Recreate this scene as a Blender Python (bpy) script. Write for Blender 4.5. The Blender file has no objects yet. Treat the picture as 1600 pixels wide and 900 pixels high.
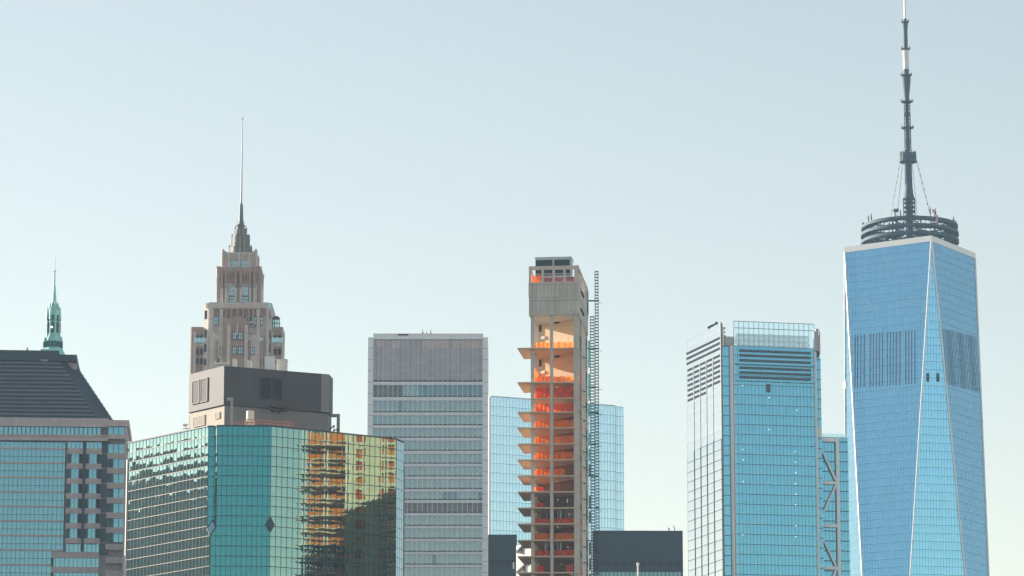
import bpy, math, random
from mathutils import Vector
R = math.radians
random.seed(7)
S = bpy.context.scene
COL = S.collection

# ------------------------------------------------------------------ camera, sky, sun, exposure
FPX, TILT, CAMZ = 6050.0, R(11.8), 3.0           # focal length in photo pixels (1600 wide)
SUN_AZ, SUN_EL = R(29), R(20)                     # sun comes from the left, a little behind the picture plane
cam = bpy.data.cameras.new('camera')
cam.sensor_width = 36.0
cam.lens = 36.0 * FPX / 1600.0
cam.clip_start, cam.clip_end = 1.0, 20000.0
cam_o = bpy.data.objects.new('camera', cam)
COL.objects.link(cam_o)
cam_o.location = (0, 0, CAMZ)
cam_o.rotation_euler = (R(90) + TILT, 0, 0)
S.camera = cam_o

SUN_DIR = Vector((-math.cos(SUN_AZ) * math.cos(SUN_EL), math.sin(SUN_AZ) * math.cos(SUN_EL), math.sin(SUN_EL)))
w = bpy.data.worlds.new('World')
S.world = w
w.use_nodes = True
nt = w.node_tree
nt.nodes.clear()
sky = nt.nodes.new('ShaderNodeTexSky')
sky.sky_type = 'NISHITA'
sky.sun_disc = False
sky.sun_elevation = SUN_EL
sky.sun_rotation = math.atan2(SUN_DIR.x, SUN_DIR.y)
sky.altitude = 0
sky.air_density = 1.0
sky.dust_density = 0.3
sky.ozone_density = 1.0
bg = nt.nodes.new('ShaderNodeBackground')
bg.inputs[1].default_value = 0.10
wo = nt.nodes.new('ShaderNodeOutputWorld')
grade = nt.nodes.new('ShaderNodeVectorMath')          # overall white balance of the daylight
grade.operation = 'MULTIPLY'
grade.inputs[1].default_value = (1.00, 0.765, 0.582)
nt.links.new(sky.outputs[0], grade.inputs[0])
nt.links.new(grade.outputs[0], bg.inputs[0])
nt.links.new(bg.outputs[0], wo.inputs[0])

sl = bpy.data.lights.new('sun', 'SUN')
sl.energy = 5.0
sl.angle = R(0.5)
sl.color = (1.0, 0.90, 0.77)
so = bpy.data.objects.new('sun', sl)
COL.objects.link(so)
so.rotation_euler = (-SUN_DIR).to_track_quat('-Z', 'Y').to_euler()
so.location = (-400, 600, 800)

S.view_settings.view_transform = 'Standard'
S.view_settings.look = 'None'
S.view_settings.gamma = 1.0
S.view_settings.use_curve_mapping = False
S.view_settings.exposure = 1.43
S.render.engine = 'CYCLES'
S.cycles.caustics_reflective = False
S.cycles.caustics_refractive = False
S.cycles.max_bounces = 10
S.cycles.diffuse_bounces = 4
S.cycles.glossy_bounces = 4

# ------------------------------------------------------------------ photo pixel -> place in the world
CAM = Vector((0, 0, CAMZ))
FWD = Vector((0, math.cos(TILT), math.sin(TILT)))
UPV = Vector((0, -math.sin(TILT), math.cos(TILT)))
def ray(px, py):
    return FWD + Vector((1, 0, 0)) * ((px - 800) / FPX) + UPV * ((450 - py) / FPX)
def at(px, py, Y):
    d = ray(px, py)
    return CAM + d * (Y / d.y)
def Xat(px, Y, z):
    return (px - 800) / FPX * (Y * math.cos(TILT) + (z - CAMZ) * math.sin(TILT))

class Plane:
    """A flat facade: origin O, U to the right, V up, N outwards."""
    def __init__(s, O, U, V):
        s.O, s.U, s.V = Vector(O), Vector(U).normalized(), Vector(V).normalized()
        s.N = s.U.cross(s.V).normalized()
    def p(s, u, v, d=0.0):
        return s.O + s.U * u + s.V * v + s.N * d
    def hit(s, px, py):
        d = ray(px, py)
        q = CAM + d * ((s.O - CAM).dot(s.N) / d.dot(s.N)) - s.O
        return q.dot(s.U), q.dot(s.V)
    def box(s, mb, u0, u1, v0, v1, d0, d1, m=0):
        c = [s.p(u, v, d) for d in (d0, d1) for v in (v0, v1) for u in (u0, u1)]
        mb.hexa(c, m)
    def pbox(s, mb, x0, y0, x1, y1, d0, d1, m=0):
        u0, v1 = s.hit(x0, y0)
        u1, v0 = s.hit(x1, y1)
        s.box(mb, u0, u1, v0, v1, d0, d1, m)
def VP(px, Y, th, py=600):
    z = at(px, py, Y).z
    th = R(th)
    return Plane((Xat(px, Y, z), Y, 0), (math.cos(th), math.sin(th), 0), (0, 0, 1))

# ------------------------------------------------------------------ mesh building
class MB:
    def __init__(s):
        s.v, s.f, s.m, s.uv = [], [], [], []
    def face(s, pts, m=0, uv=None):
        b = len(s.v)
        s.v += [Vector(p) for p in pts]
        s.f.append(list(range(b, b + len(pts))))
        s.m.append(m)
        s.uv.append(uv)
    def hexa(s, c, m=0):           # c index = d*4 + v*2 + u
        b = len(s.v)
        s.v += [Vector(p) for p in c]
        for q in ((0, 2, 3, 1), (4, 5, 7, 6), (0, 1, 5, 4), (2, 6, 7, 3), (0, 4, 6, 2), (1, 3, 7, 5)):
            s.f.append([b + i for i in q])
            s.m.append(m)
            s.uv.append(None)
    def box(s, x0, x1, y0, y1, z0, z1, m=0):
        s.hexa([(x, y, z) for y in (y1, y0) for z in (z0, z1) for x in (x0, x1)], m)
    def prism(s, poly, z0, z1, m=0, top=None, mt=None):
        top = top or poly
        n = len(poly)
        b = len(s.v)
        s.v += [Vector((p[0], p[1], z0)) for p in poly] + [Vector((p[0], p[1], z1)) for p in top]
        for i in range(n):
            j = (i + 1) % n
            s.f.append([b + i, b + j, b + n + j, b + n + i])
            s.m.append(m)
            s.uv.append(None)
        s.f.append([b + n + i for i in range(n)])
        s.f.append([b + i for i in reversed(range(n))])
        s.m += [m if mt is None else mt, m]
        s.uv += [None, None]
    def bar(s, p, q, wd, ht=None, m=0):
        p, q = Vector(p), Vector(q)
        ht = ht or wd
        d = (q - p).normalized()
        a = d.cross(Vector((0, 0, 1)))
        a = Vector((1, 0, 0)) if a.length < 1e-3 else a.normalized()
        c = a.cross(d).normalized()
        a, c = a * (wd / 2), c * (ht / 2)
        s.hexa([e + i * a + j * c for e in (p, q) for j in (-1, 1) for i in (-1, 1)], m)
    def tube(s, p, q, r0, r1=None, n=10, m=0):
        p, q = Vector(p), Vector(q)
        r1 = r0 if r1 is None else r1
        d = (q - p).normalized()
        a = d.cross(Vector((0, 0, 1)))
        a = Vector((1, 0, 0)) if a.length < 1e-3 else a.normalized()
        c = d.cross(a)
        b = len(s.v)
        for e, r in ((p, r0), (q, r1)):
            for k in range(n):
                t = 2 * math.pi * k / n
                s.v.append(e + (a * math.cos(t) + c * math.sin(t)) * r)
        for k in range(n):
            j = (k + 1) % n
            s.f.append([b + k, b + j, b + n + j, b + n + k])
            s.m.append(m)
            s.uv.append(None)
        s.f.append([b + k for k in reversed(range(n))])
        s.f.append([b + n + k for k in range(n)])
        s.m += [m, m]
        s.uv += [None, None]
    def lathe(s, x, y, prof, n=20, m=0, ph=0.0):
        b = len(s.v)
        for r, z in prof:
            for k in range(n):
                t = 2 * math.pi * k / n + ph
                s.v.append(Vector((x + r * math.cos(t), y + r * math.sin(t), z)))
        for i in range(len(prof) - 1):
            for k in range(n):
                j = (k + 1) % n
                s.f.append([b + i * n + k, b + i * n + j, b + i * n + n + j, b + i * n + n + k])
                s.m.append(m)
                s.uv.append(None)
        s.f.append([b + k for k in reversed(range(n))])
        s.f.append([b + (len(prof) - 1) * n + k for k in range(n)])
        s.m += [m, m]
        s.uv += [None, None]
    def ring(s, x, y, r0, r1, z0, z1, n=48, m=0):
        b = len(s.v)
        prof = [(r0, z0), (r1, z0), (r1, z1), (r0, z1)]
        for r, z in prof:
            for k in range(n):
                t = 2 * math.pi * k / n
                s.v.append(Vector((x + r * math.cos(t), y + r * math.sin(t), z)))
        for i in range(4):
            i2 = (i + 1) % 4
            for k in range(n):
                j = (k + 1) % n
                s.f.append([b + i * n + k, b + i * n + j, b + i2 * n + j, b + i2 * n + k])
                s.m.append(m)
                s.uv.append(None)
    def build(s, name, mats, parent=None, smooth=False):
        if not isinstance(mats, (list, tuple)):
            mats = [mats]
        me = bpy.data.meshes.new(name)
        if parent is not None:
            r = parent
            while r.parent:
                r = r.parent
            off = Vector(r.location)
        else:
            xs = [p.x for p in s.v]; ys = [p.y for p in s.v]
            off = Vector(((min(xs) + max(xs)) / 2, (min(ys) + max(ys)) / 2, min(p.z for p in s.v)))
        me.from_pydata([tuple(p - off) for p in s.v], [], s.f)
        for m in mats:
            me.materials.append(m)
        me.polygons.foreach_set('material_index', s.m)
        if smooth:
            me.polygons.foreach_set('use_smooth', [True] * len(s.f))
        if any(u is not None for u in s.uv):
            lay = me.uv_layers.new(name='UVMap')
            i = 0
            for f, u in zip(s.f, s.uv):
                for k in range(len(f)):
                    lay.data[i].uv = u[k] if u is not None else (0.5, 0.5)
                    i += 1
        me.update()
        o = bpy.data.objects.new(name, me)
        COL.objects.link(o)
        if parent is not None:
            o.parent = parent
        else:
            o.location = off
        return o

def tag(o, label, cat, group=None):
    o['label'] = label
    o['category'] = cat
    if group:
        o['group'] = group
    return o
def thing(name, label, cat, loc, group=None):
    o = bpy.data.objects.new(name, None)
    COL.objects.link(o)
    o.location = loc
    o.empty_display_size = 2
    return tag(o, label, cat, group)
def struct(o, kind='structure'):
    o['kind'] = kind
    return o

# ------------------------------------------------------------------ materials
def node(t, typ, **kw):
    n = t.nodes.new(typ)
    for k, v in kw.items():
        if k.startswith('i'):
            n.inputs[int(k[1:])].default_value = v
        else:
            setattr(n, k, v)
    return n
def math_n(t, op, a, b=None):
    n = t.nodes.new('ShaderNodeMath')
    n.operation = op
    for i, x in enumerate((a, b)):
        if x is None:
            continue
        if isinstance(x, (int, float)):
            n.inputs[i].default_value = x
        else:
            t.links.new(x, n.inputs[i])
    return n.outputs[0]
def new_mat(name):
    m = bpy.data.materials.new(name)
    m.use_nodes = True
    m.node_tree.nodes.clear()
    return m, m.node_tree
def c4(c, k=1.0):
    return (min(1, c[0] * k), min(1, c[1] * k), min(1, c[2] * k), 1)

def solid(name, col, rough=0.75, metal=0.0, var=0.12, scale=0.25, streak=0.0, brick=None, spec=0.3):
    """Painted / stone / concrete / metal surface with uneven tone, run-off streaks and optional panel joints."""
    m, t = new_mat(name)
    L = t.links.new
    tc = node(t, 'ShaderNodeTexCoord')
    p = node(t, 'ShaderNodeBsdfPrincipled')
    p.inputs['Roughness'].default_value = rough
    p.inputs['Metallic'].default_value = metal
    p.inputs['Specular IOR Level'].default_value = spec
    n1 = node(t, 'ShaderNodeTexNoise')
    n1.inputs['Scale'].default_value = scale
    n1.inputs['Detail'].default_value = 6
    L(tc.outputs['Object'], n1.inputs['Vector'])
    f = math_n(t, 'MULTIPLY', math_n(t, 'SUBTRACT', n1.outputs['Fac'], 0.5), 2.2 * var)
    if streak:
        mp = node(t, 'ShaderNodeMapping')
        mp.inputs['Scale'].default_value = (1.0, 1.0, 0.05)
        n2 = node(t, 'ShaderNodeTexNoise')
        n2.inputs['Scale'].default_value = 1.1
        n2.inputs['Detail'].default_value = 4
        L(tc.outputs['Object'], mp.inputs['Vector'])
        L(mp.outputs[0], n2.inputs['Vector'])
        f = math_n(t, 'ADD', f, math_n(t, 'MULTIPLY', math_n(t, 'SUBTRACT', n2.outputs['Fac'], 0.5), 2.2 * streak))
    f = math_n(t, 'ADD', f, 1.0)
    if brick:
        bw, bh, mort, dark = brick
        sx = node(t, 'ShaderNodeSeparateXYZ')
        L(tc.outputs['Object'], sx.inputs[0])
        cb = node(t, 'ShaderNodeCombineXYZ')
        L(math_n(t, 'ADD', sx.outputs[0], sx.outputs[1]), cb.inputs[0])
        L(sx.outputs[2], cb.inputs[1])
        br = node(t, 'ShaderNodeTexBrick')
        br.offset = 0.5 if dark < 0 else 0.0
        br.inputs['Color1'].default_value = (1, 1, 1, 1)
        br.inputs['Color2'].default_value = (0.86, 0.86, 0.86, 1)
        br.inputs['Mortar'].default_value = c4((abs(dark),) * 3)
        br.inputs['Scale'].default_value = 1.0
        br.inputs['Mortar Size'].default_value = mort
        br.inputs['Brick Width'].default_value = bw
        br.inputs['Row Height'].default_value = bh
        L(cb.outputs[0], br.inputs['Vector'])
        f = math_n(t, 'MULTIPLY', f, br.outputs['Color'])
    mx = node(t, 'ShaderNodeVectorMath')
    mx.operation = 'SCALE'
    mx.inputs[0].default_value = col
    L(f, mx.inputs['Scale'])
    L(mx.outputs[0], p.inputs['Base Color'])
    o = node(t, 'ShaderNodeOutputMaterial')
    L(p.outputs[0], o.inputs[0])
    return m

def glass(name, tint, base, f0=0.5, ior=1.6, rough=0.02, pillow=0.010, tilt=0.006, var=0.15, wave=0.0, blind=0.0, blindcol=(.35, .36, .36)):
    """Coated curtain-wall glass: every pane is a slightly bulged mirror over a dark room, each set at its own tilt."""
    m, t = new_mat(name)
    L = t.links.new
    uv = node(t, 'ShaderNodeUVMap')
    uv.uv_map = 'UVMap'
    sx = node(t, 'ShaderNodeSeparateXYZ')
    L(uv.outputs[0], sx.inputs[0])
    fl = node(t, 'ShaderNodeVectorMath')
    fl.operation = 'FLOOR'
    L(uv.outputs[0], fl.inputs[0])
    wn = node(t, 'ShaderNodeTexWhiteNoise')
    wn.noise_dimensions = '3D'
    L(fl.outputs[0], wn.inputs['Vector'])
    rs = node(t, 'ShaderNodeSeparateXYZ')
    L(wn.outputs['Color'], rs.inputs[0])
    nz = node(t, 'ShaderNodeTexNoise')
    nz.inputs['Scale'].default_value = 0.9
    nz.inputs['Detail'].default_value = 2
    L(uv.outputs[0], nz.inputs['Vector'])
    nzs = node(t, 'ShaderNodeSeparateXYZ')
    L(nz.outputs['Color'], nzs.inputs[0])
    comp = []
    for i in (0, 1):
        fr = math_n(t, 'SUBTRACT', math_n(t, 'FRACT', sx.outputs[i]), 0.5)
        a = math_n(t, 'MULTIPLY', fr, math_n(t, 'MULTIPLY', math_n(t, 'ADD', rs.outputs[2], 0.4), pillow))
        b = math_n(t, 'MULTIPLY', math_n(t, 'SUBTRACT', rs.outputs[i], 0.5), tilt)
        c = math_n(t, 'ADD', a, b)
        if wave:
            c = math_n(t, 'ADD', c, math_n(t, 'MULTIPLY', math_n(t, 'SUBTRACT', nzs.outputs[i], 0.5), wave))
        comp.append(math_n(t, 'ADD', c, 0.5))
    cb = node(t, 'ShaderNodeCombineXYZ')
    L(comp[0], cb.inputs[0])
    L(comp[1], cb.inputs[1])
    cb.inputs[2].default_value = 1.0
    nm = node(t, 'ShaderNodeNormalMap')
    nm.uv_map = 'UVMap'
    L(cb.outputs[0], nm.inputs['Color'])
    # room colour behind the pane
    k = math_n(t, 'ADD', math_n(t, 'MULTIPLY', math_n(t, 'SUBTRACT', rs.outputs[0], 0.5), 2 * var), 1.0)
    vs = node(t, 'ShaderNodeVectorMath')
    vs.operation = 'SCALE'
    vs.inputs[0].default_value = base
    L(k, vs.inputs['Scale'])
    basec = vs.outputs[0]
    if blind:
        mb = node(t, 'ShaderNodeMix')
        mb.data_type = 'RGBA'
        L(math_n(t, 'LESS_THAN', rs.outputs[1], blind), mb.inputs[0])
        L(basec, mb.inputs[6])
        mb.inputs[7].default_value = c4(blindcol)
        basec = mb.outputs[2]
    df = node(t, 'ShaderNodeBsdfDiffuse')
    L(basec, df.inputs['Color'])
    gl = node(t, 'ShaderNodeBsdfGlossy')
    gl.inputs['Roughness'].default_value = rough
    ts = node(t, 'ShaderNodeVectorMath')
    ts.operation = 'SCALE'
    ts.inputs[0].default_value = tint
    L(math_n(t, 'ADD', math_n(t, 'MULTIPLY', math_n(t, 'SUBTRACT', rs.outputs[1], 0.5), var * 0.8), 1.0), ts.inputs['Scale'])
    fr = node(t, 'ShaderNodeFresnel')
    fr.inputs['IOR'].default_value = ior
    # at a grazing view the coating's tint gives way to a clear mirror
    tm = node(t, 'ShaderNodeMix')
    tm.data_type = 'RGBA'
    L(fr.outputs[0], tm.inputs[0])
    L(ts.outputs[0], tm.inputs[6])
    tm.inputs[7].default_value = (1, 1, 1, 1)
    L(tm.outputs[2], gl.inputs['Color'])
    L(nm.outputs[0], gl.inputs['Normal'])
    fac = math_n(t, 'ADD', math_n(t, 'MULTIPLY', fr.outputs[0], 1 - f0), f0)
    ms = node(t, 'ShaderNodeMixShader')
    L(fac, ms.inputs[0])
    L(df.outputs[0], ms.inputs[1])
    L(gl.outputs[0], ms.inputs[2])
    o = node(t, 'ShaderNodeOutputMaterial')
    L(ms.outputs[0], o.inputs[0])
    return m

def clear_glass(name, tint, see=0.6):
    m, t = new_mat(name)
    a = node(t, 'ShaderNodeBsdfTransparent')
    a.inputs[0].default_value = c4(tint)
    b = node(t, 'ShaderNodeBsdfGlossy')
    b.inputs['Roughness'].default_value = 0.05
    b.inputs['Color'].default_value = (.75, .9, .95, 1)
    x = node(t, 'ShaderNodeMixShader')
    x.inputs[0].default_value = 1 - see
    t.links.new(a.outputs[0], x.inputs[1])
    t.links.new(b.outputs[0], x.inputs[2])
    o = node(t, 'ShaderNodeOutputMaterial')
    t.links.new(x.outputs[0], o.inputs[0])
    return m
def net_mat(name, col):
    m, t = new_mat(name)
    L = t.links.new
    tc = node(t, 'ShaderNodeTexCoord')
    n = node(t, 'ShaderNodeTexNoise')
    n.inputs['Scale'].default_value = 0.8
    n.inputs['Detail'].default_value = 4
    L(tc.outputs['Object'], n.inputs['Vector'])
    v = node(t, 'ShaderNodeVectorMath')
    v.operation = 'SCALE'
    v.inputs[0].default_value = col
    L(math_n(t, 'ADD', math_n(t, 'MULTIPLY', n.outputs['Fac'], 1.0), 0.5), v.inputs['Scale'])
    a = node(t, 'ShaderNodeBsdfDiffuse')
    b = node(t, 'ShaderNodeBsdfTranslucent')
    c = node(t, 'ShaderNodeBsdfTransparent')
    L(v.outputs[0], a.inputs[0])
    L(v.outputs[0], b.inputs[0])
    x = node(t, 'ShaderNodeMixShader')
    x.inputs[0].default_value = 0.5
    L(a.outputs[0], x.inputs[1])
    L(b.outputs[0], x.inputs[2])
    y = node(t, 'ShaderNodeMixShader')
    y.inputs[0].default_value = 0.12
    L(x.outputs[0], y.inputs[1])
    L(c.outputs[0], y.inputs[2])
    o = node(t, 'ShaderNodeOutputMaterial')
    L(y.outputs[0], o.inputs[0])
    return m
def lamp_mat(name, col, k):
    m, t = new_mat(name)
    e = node(t, 'ShaderNodeEmission')
    e.inputs[0].default_value = c4(col)
    e.inputs[1].default_value = k
    o = node(t, 'ShaderNodeOutputMaterial')
    t.links.new(e.outputs[0], o.inputs[0])
    return m

M = {
    'ground': solid('city_ground', (.20, .19, .185), .9, var=.3, scale=.02),
    'water': solid('river_water', (.03, .05, .06), .12, var=.2, scale=.01, spec=.5),
    'pinkstone': solid('pink_granite', (.42, .385, .405), .6, var=.07, streak=.08, brick=(1.4, 4.5, .02, .8)),
    'slate': solid('slate_roof', (.03, .048, .065), .55, var=.12, scale=.6),
    'slate_rib': solid('roof_rib_metal', (.20, .23, .26), .45, var=.1),
    'a_mull': solid('teal_dark_mullion', (.06, .10, .12), .4),
    'a_glass': glass('office_teal_glass', (.18, .46, .59), (.03, .07, .08), .60, var=.10, wave=.004),
    'dark_glass': glass('dark_bay_glass', (.16, .22, .26), (.012, .02, .025), .12, ior=1.3),
    'copper': solid('green_copper', (.27, .58, .55), .6, var=.22, scale=.7, streak=.15),
    'copper_dark': solid('dark_copper_opening', (.03, .10, .10), .7),
    'limestone': solid('deco_limestone', (.58, .545, .525), .8, var=.12, streak=.12, brick=(1.2, .7, .03, -.9)),
    'brick': solid('deco_brick', (.41, .315, .285), .85, var=.14, streak=.12, brick=(1.1, .5, .03, -.9)),
    'lead': solid('grey_roof_metal', (.17, .185, .19), .55, metal=.0, var=.2, scale=.5, streak=.15),
    'crown_rib': solid('weathered_crown_stone', (.32, .29, .28), .8, var=.2, streak=.15),
    'deco_glass': glass('deco_window_glass', (.55, .75, .80), (.03, .06, .07), .45, var=.3),
    'frame_dark': solid('dark_window_frame', (.06, .08, .09), .5),
    'frame_pale': solid('pale_window_frame', (.45, .50, .50), .5),
    'rail_glass': clear_glass('balustrade_glass', (.75, .93, .93), .65),
    'grey_panel': solid('grey_cladding', (.070, .067, .075), .6, var=.08, streak=.08, brick=(1.5, 30, .012, .8)),
    'end_panel': solid('pale_grey_cladding', (.20, .205, .215), .6, var=.08, streak=.08),
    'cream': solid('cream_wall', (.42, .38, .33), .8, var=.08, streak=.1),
    'midgrey': solid('weathered_grey_wall', (.18, .178, .178), .75, var=.1, streak=.12),
    'louvre_dark': solid('dark_louvre', (.014, .014, .018), .6),
    'louvre_mid': solid('grey_brown_louvre', (.10, .088, .082), .6),
    'louvre_tan': solid('tan_louvre', (.26, .22, .18), .6),
    'white_metal': solid('white_corner_glint', (.72, .70, .66), .5, var=.06),
    'rust_red': solid('red_oxide_paint', (.58, .24, .15), .7, var=.2),
    'maroon': solid('maroon_housing', (.07, .03, .035), .6),
    'grey_steel': solid('galvanised_steel', (.30, .31, .32), .45, metal=.4, var=.1),
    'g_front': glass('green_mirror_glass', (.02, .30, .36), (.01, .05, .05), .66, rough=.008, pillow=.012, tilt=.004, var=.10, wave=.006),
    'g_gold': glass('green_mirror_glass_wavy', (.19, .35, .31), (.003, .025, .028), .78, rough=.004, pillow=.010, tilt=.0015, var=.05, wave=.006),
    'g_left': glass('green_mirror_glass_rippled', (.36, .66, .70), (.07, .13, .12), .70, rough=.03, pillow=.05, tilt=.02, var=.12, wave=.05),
    'g_mull': solid('dark_green_mullion', (.02, .05, .05), .4),
    'g_ledge': solid('bronze_ledge', (.36, .32, .26), .4, var=.1),
    'alu': solid('satin_aluminium', (.70, .77, .84), .5, metal=.0, var=.06, streak=.06),
    'alu_line': solid('bright_aluminium', (.70, .76, .82), .4, metal=.0, var=.05),
    'mauve': solid('mauve_louvre_panel', (.47, .475, .54), .6, var=.10, streak=.06, brick=(2.2, .9, .02, .85)),
    'mauve_pink': solid('weathered_pink_panel', (.58, .51, .52), .7, var=.2, scale=.5, streak=.15),
    'h_glass': glass('grey_office_glass', (.32, .44, .48), (.07, .09, .095), .55, var=.10, blind=.08, blindcol=(.20, .22, .22)),
    'h_glass_dark': glass('dark_floor_glass', (.20, .33, .40), (.02, .04, .05), .5, var=.4),
    'h_glass_mech': glass('mechanical_floor_glass', (.20, .20, .22), (.05, .045, .05), .4, var=.4),
    'black': solid('black_shadow_gap', (.025, .028, .034), .6),
    'i_glass': glass('pale_blue_glass', (.50, .73, .86), (.05, .10, .13), .72, var=.05, wave=.004),
    'i_mull': solid('blue_grey_mullion', (.34, .52, .62), .4),
    'darksteel': solid('dark_steel_cladding', (.028, .042, .058), .6, var=.15, streak=.1, brick=(3, 4.2, .02, .8)),
    'darkteal': glass('dark_teal_ribbon_glass', (.20, .38, .42), (.02, .04, .045), .5, var=.3),
    'pale_stone': solid('pale_stone', (.66, .64, .60), .8, var=.06, streak=.06),
    'w_glass': glass('blue_teal_glass', (.11, .45, .65), (.03, .08, .10), .66, var=.16, blind=.08, blindcol=(.10,.16,.18), wave=.005),
    'w_left': glass('silver_white_glass', (.47, .60, .72), (.05, .06, .07), .75, ior=1.3, var=.03, wave=.004),
    'w_mull': solid('teal_mullion', (.07, .16, .20), .4),
    'w_fin': solid('grey_fin', (.38, .39, .41), .5),
    'w_slot': solid('grey_slot_louvre', (.035, .038, .045), .9, spec=0.0),
    'w_side': solid('dark_side_fin', (.16, .165, .18), .5),  # one even darker grey for the side fins and floor lines
    'steel_pipe': solid('stainless_pipe', (.52, .57, .62), .35, metal=.2, var=.05),
    'w_screen': clear_glass('crown_screen_glass', (.72, .88, .95), .55),
    'w_dark': solid('dark_blue_louvre', (.025, .045, .06), .5),
    'f_glass': glass('sky_blue_glass', (.21, .60, .90), (.05, .11, .15), .66, var=.17, blind=.10, blindcol=(.12,.20,.25), wave=.004),
    'f_mull': solid('blue_mullion', (.12, .26, .40), .4),
    'f_edge': solid('stainless_edge', (.66, .71, .74), .4, metal=.2, var=.04),
    'f_dark': solid('blue_black_louvre', (.035, .075, .12), .5),
    'mast': solid('blue_grey_mast_steel', (.035, .07, .10), .7, metal=.0, var=.15),
    'mast_white': solid('white_radome', (.78, .79, .80), .5, var=.04),
    'concrete': solid('board_concrete', (.56, .55, .52), .85, var=.14, streak=.16, brick=(1.3, 3.9, .03, .82)),
    'slab': solid('slab_concrete', (.60, .49, .36), .85, var=.12, streak=.0),  # tan colour stands in for warm light bounced onto the undersides
    'warmwall': solid('new_sunlit_concrete', (.60, .46, .30), .85, var=.12, streak=.14, brick=(1.2, 4.0, .03, .85)),  # warm sunlight is mixed into the concrete colour
    'shaded_core': solid('shaded_brown_core_wall', (.24, .155, .125), .9, var=.2, streak=.15, brick=(1.2, 4.0, .03, .8)),  # darker copy for the lower floors, shade put into the colour
    'concrete_side': solid('cast_concrete', (.58, .55, .51), .85, var=.12, streak=.12),
    'net': net_mat('orange_safety_net', (1.0, .27, .025)),
    'net_red': net_mat('red_debris_net', (.90, .13, .03)),
    'net_dark': net_mat('dark_red_netting', (.32, .05, .07)),
    'net_green': net_mat('green_debris_net', (.03, .12, .12)),
    'hoist': solid('hoist_steel', (.04, .085, .095), .5, var=.1),
    'chiller': solid('pale_blue_housing', (.42, .54, .60), .5, var=.05),
    'pink': solid('pink_insulation', (.75, .42, .38), .8, var=.15),
    'lamp_glint': lamp_mat('lamp_and_glint', (1, .93, .80), 1.0),
    'bulb': lamp_mat('work_bulb', (1, .70, .35), 1.0),
}

def air(name, density, col):
    m, t = new_mat(name)
    v = node(t, 'ShaderNodeVolumePrincipled')
    v.inputs['Color'].default_value = c4(col)
    v.inputs['Density'].default_value = density
    v.inputs['Anisotropy'].default_value = 0.0
    o = node(t, 'ShaderNodeOutputMaterial')
    t.links.new(v.outputs[0], o.inputs['Volume'])
    return m

# ------------------------------------------------------------------ facade helpers
def clip_line(poly, axis, c):
    """Range of the other coordinate where a convex polygon meets axis=c."""
    out = []
    n = len(poly)
    for i in range(n):
        a, b = poly[i], poly[(i + 1) % n]
        if (a[axis] - c) * (b[axis] - c) <= 0 and abs(a[axis] - b[axis]) > 1e-9:
            t = (c - a[axis]) / (b[axis] - a[axis])
            out.append(a[1 - axis] + t * (b[1 - axis] - a[1 - axis]))
    return (min(out), max(out)) if len(out) >= 2 else None

def curtain(parent, P, poly, du, dv, gmat, vm, hm=None, wv=.10, wh=.14, dep=.10, u0=0.0, v0=0.0, d=0.0, name='curtain_wall', major=0, vlow=None):
    """A glazed facade plane: one sheet of panes and, standing proud of it, its mullions and floor lines."""
    g = MB()
    g.face([P.p(u, v, d) for u, v in poly], 0, [((u - u0) / du, (v - v0) / dv) for u, v in poly])
    wall = g.build(name, gmat, parent)
    umin, umax = min(p[0] for p in poly), max(p[0] for p in poly)
    vmin, vmax = min(p[1] for p in poly), max(p[1] for p in poly)
    lo = vmin if vlow is None else vlow
    a = MB()
    k = math.ceil((umin - u0) / du - 1e-6)
    while u0 + k * du <= umax + 1e-6:
        r = clip_line(poly, 0, min(max(u0 + k * du, umin + 1e-4), umax - 1e-4))
        if r and r[1] - max(r[0], lo) > .3:
            u = u0 + k * du
            P.box(a, u - wv / 2, u + wv / 2, max(r[0], lo), r[1], d - .02, d + dep * .8)
        k += 1
    k = math.ceil((max(vmin, lo) - v0) / dv - 1e-6)
    while v0 + k * dv <= vmax + 1e-6:
        v = v0 + k * dv
        r = clip_line(poly, 1, min(max(v, vmin + 1e-4), vmax - 1e-4))
        if r and r[1] - r[0] > .3:
            ww = wh * (1.9 if major and k % major == 0 else 1)
            P.box(a, r[0], r[1], v - ww / 2, v + ww / 2, d - .02, d + dep, 1)
        k += 1
    a.build('mullion_grid', [vm, hm or vm], wall)
    return wall

def window(P, x0, y0, x1, y1, parent, frame='frame_dark', pane='deco_glass', lights=2, d=0.0):
    u0, v1 = P.hit(x0, y0)
    u1, v0 = P.hit(x1, y1)
    f = MB()
    e = .16
    P.box(f, u0, u1, v1 - e, v1, d, d + .14)
    P.box(f, u0, u1, v0, v0 + e, d, d + .22)
    P.box(f, u0, u0 + e, v0 + e, v1 - e, d, d + .12)
    P.box(f, u1 - e, u1, v0 + e, v1 - e, d, d + .12)
    for i in range(1, lights):
        u = u0 + (u1 - u0) * i / lights
        P.box(f, u - .07, u + .07, v0 + e, v1 - e, d, d + .11)
    vm = (v0 + v1) / 2
    P.box(f, u0 + e, u1 - e, vm - .06, vm + .06, d, d + .10)
    fo = f.build('window', M[frame], parent)
    g = MB()
    g.face([P.p(u, v, d + .05) for u, v in ((u0, v0), (u1, v0), (u1, v1), (u0, v1))], 0,
           [(0.01 + 7 * i, .01) if False else uvp for i, uvp in enumerate(((0, 0), (lights, 0), (lights, 2), (0, 2)))])
    # every window gets its own cells of the pane noise
    k = random.randint(0, 400)
    g.uv[0] = [(a + k, b + k) for a, b in g.uv[0]]
    g.build('pane', M[pane], fo)
    return fo

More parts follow.
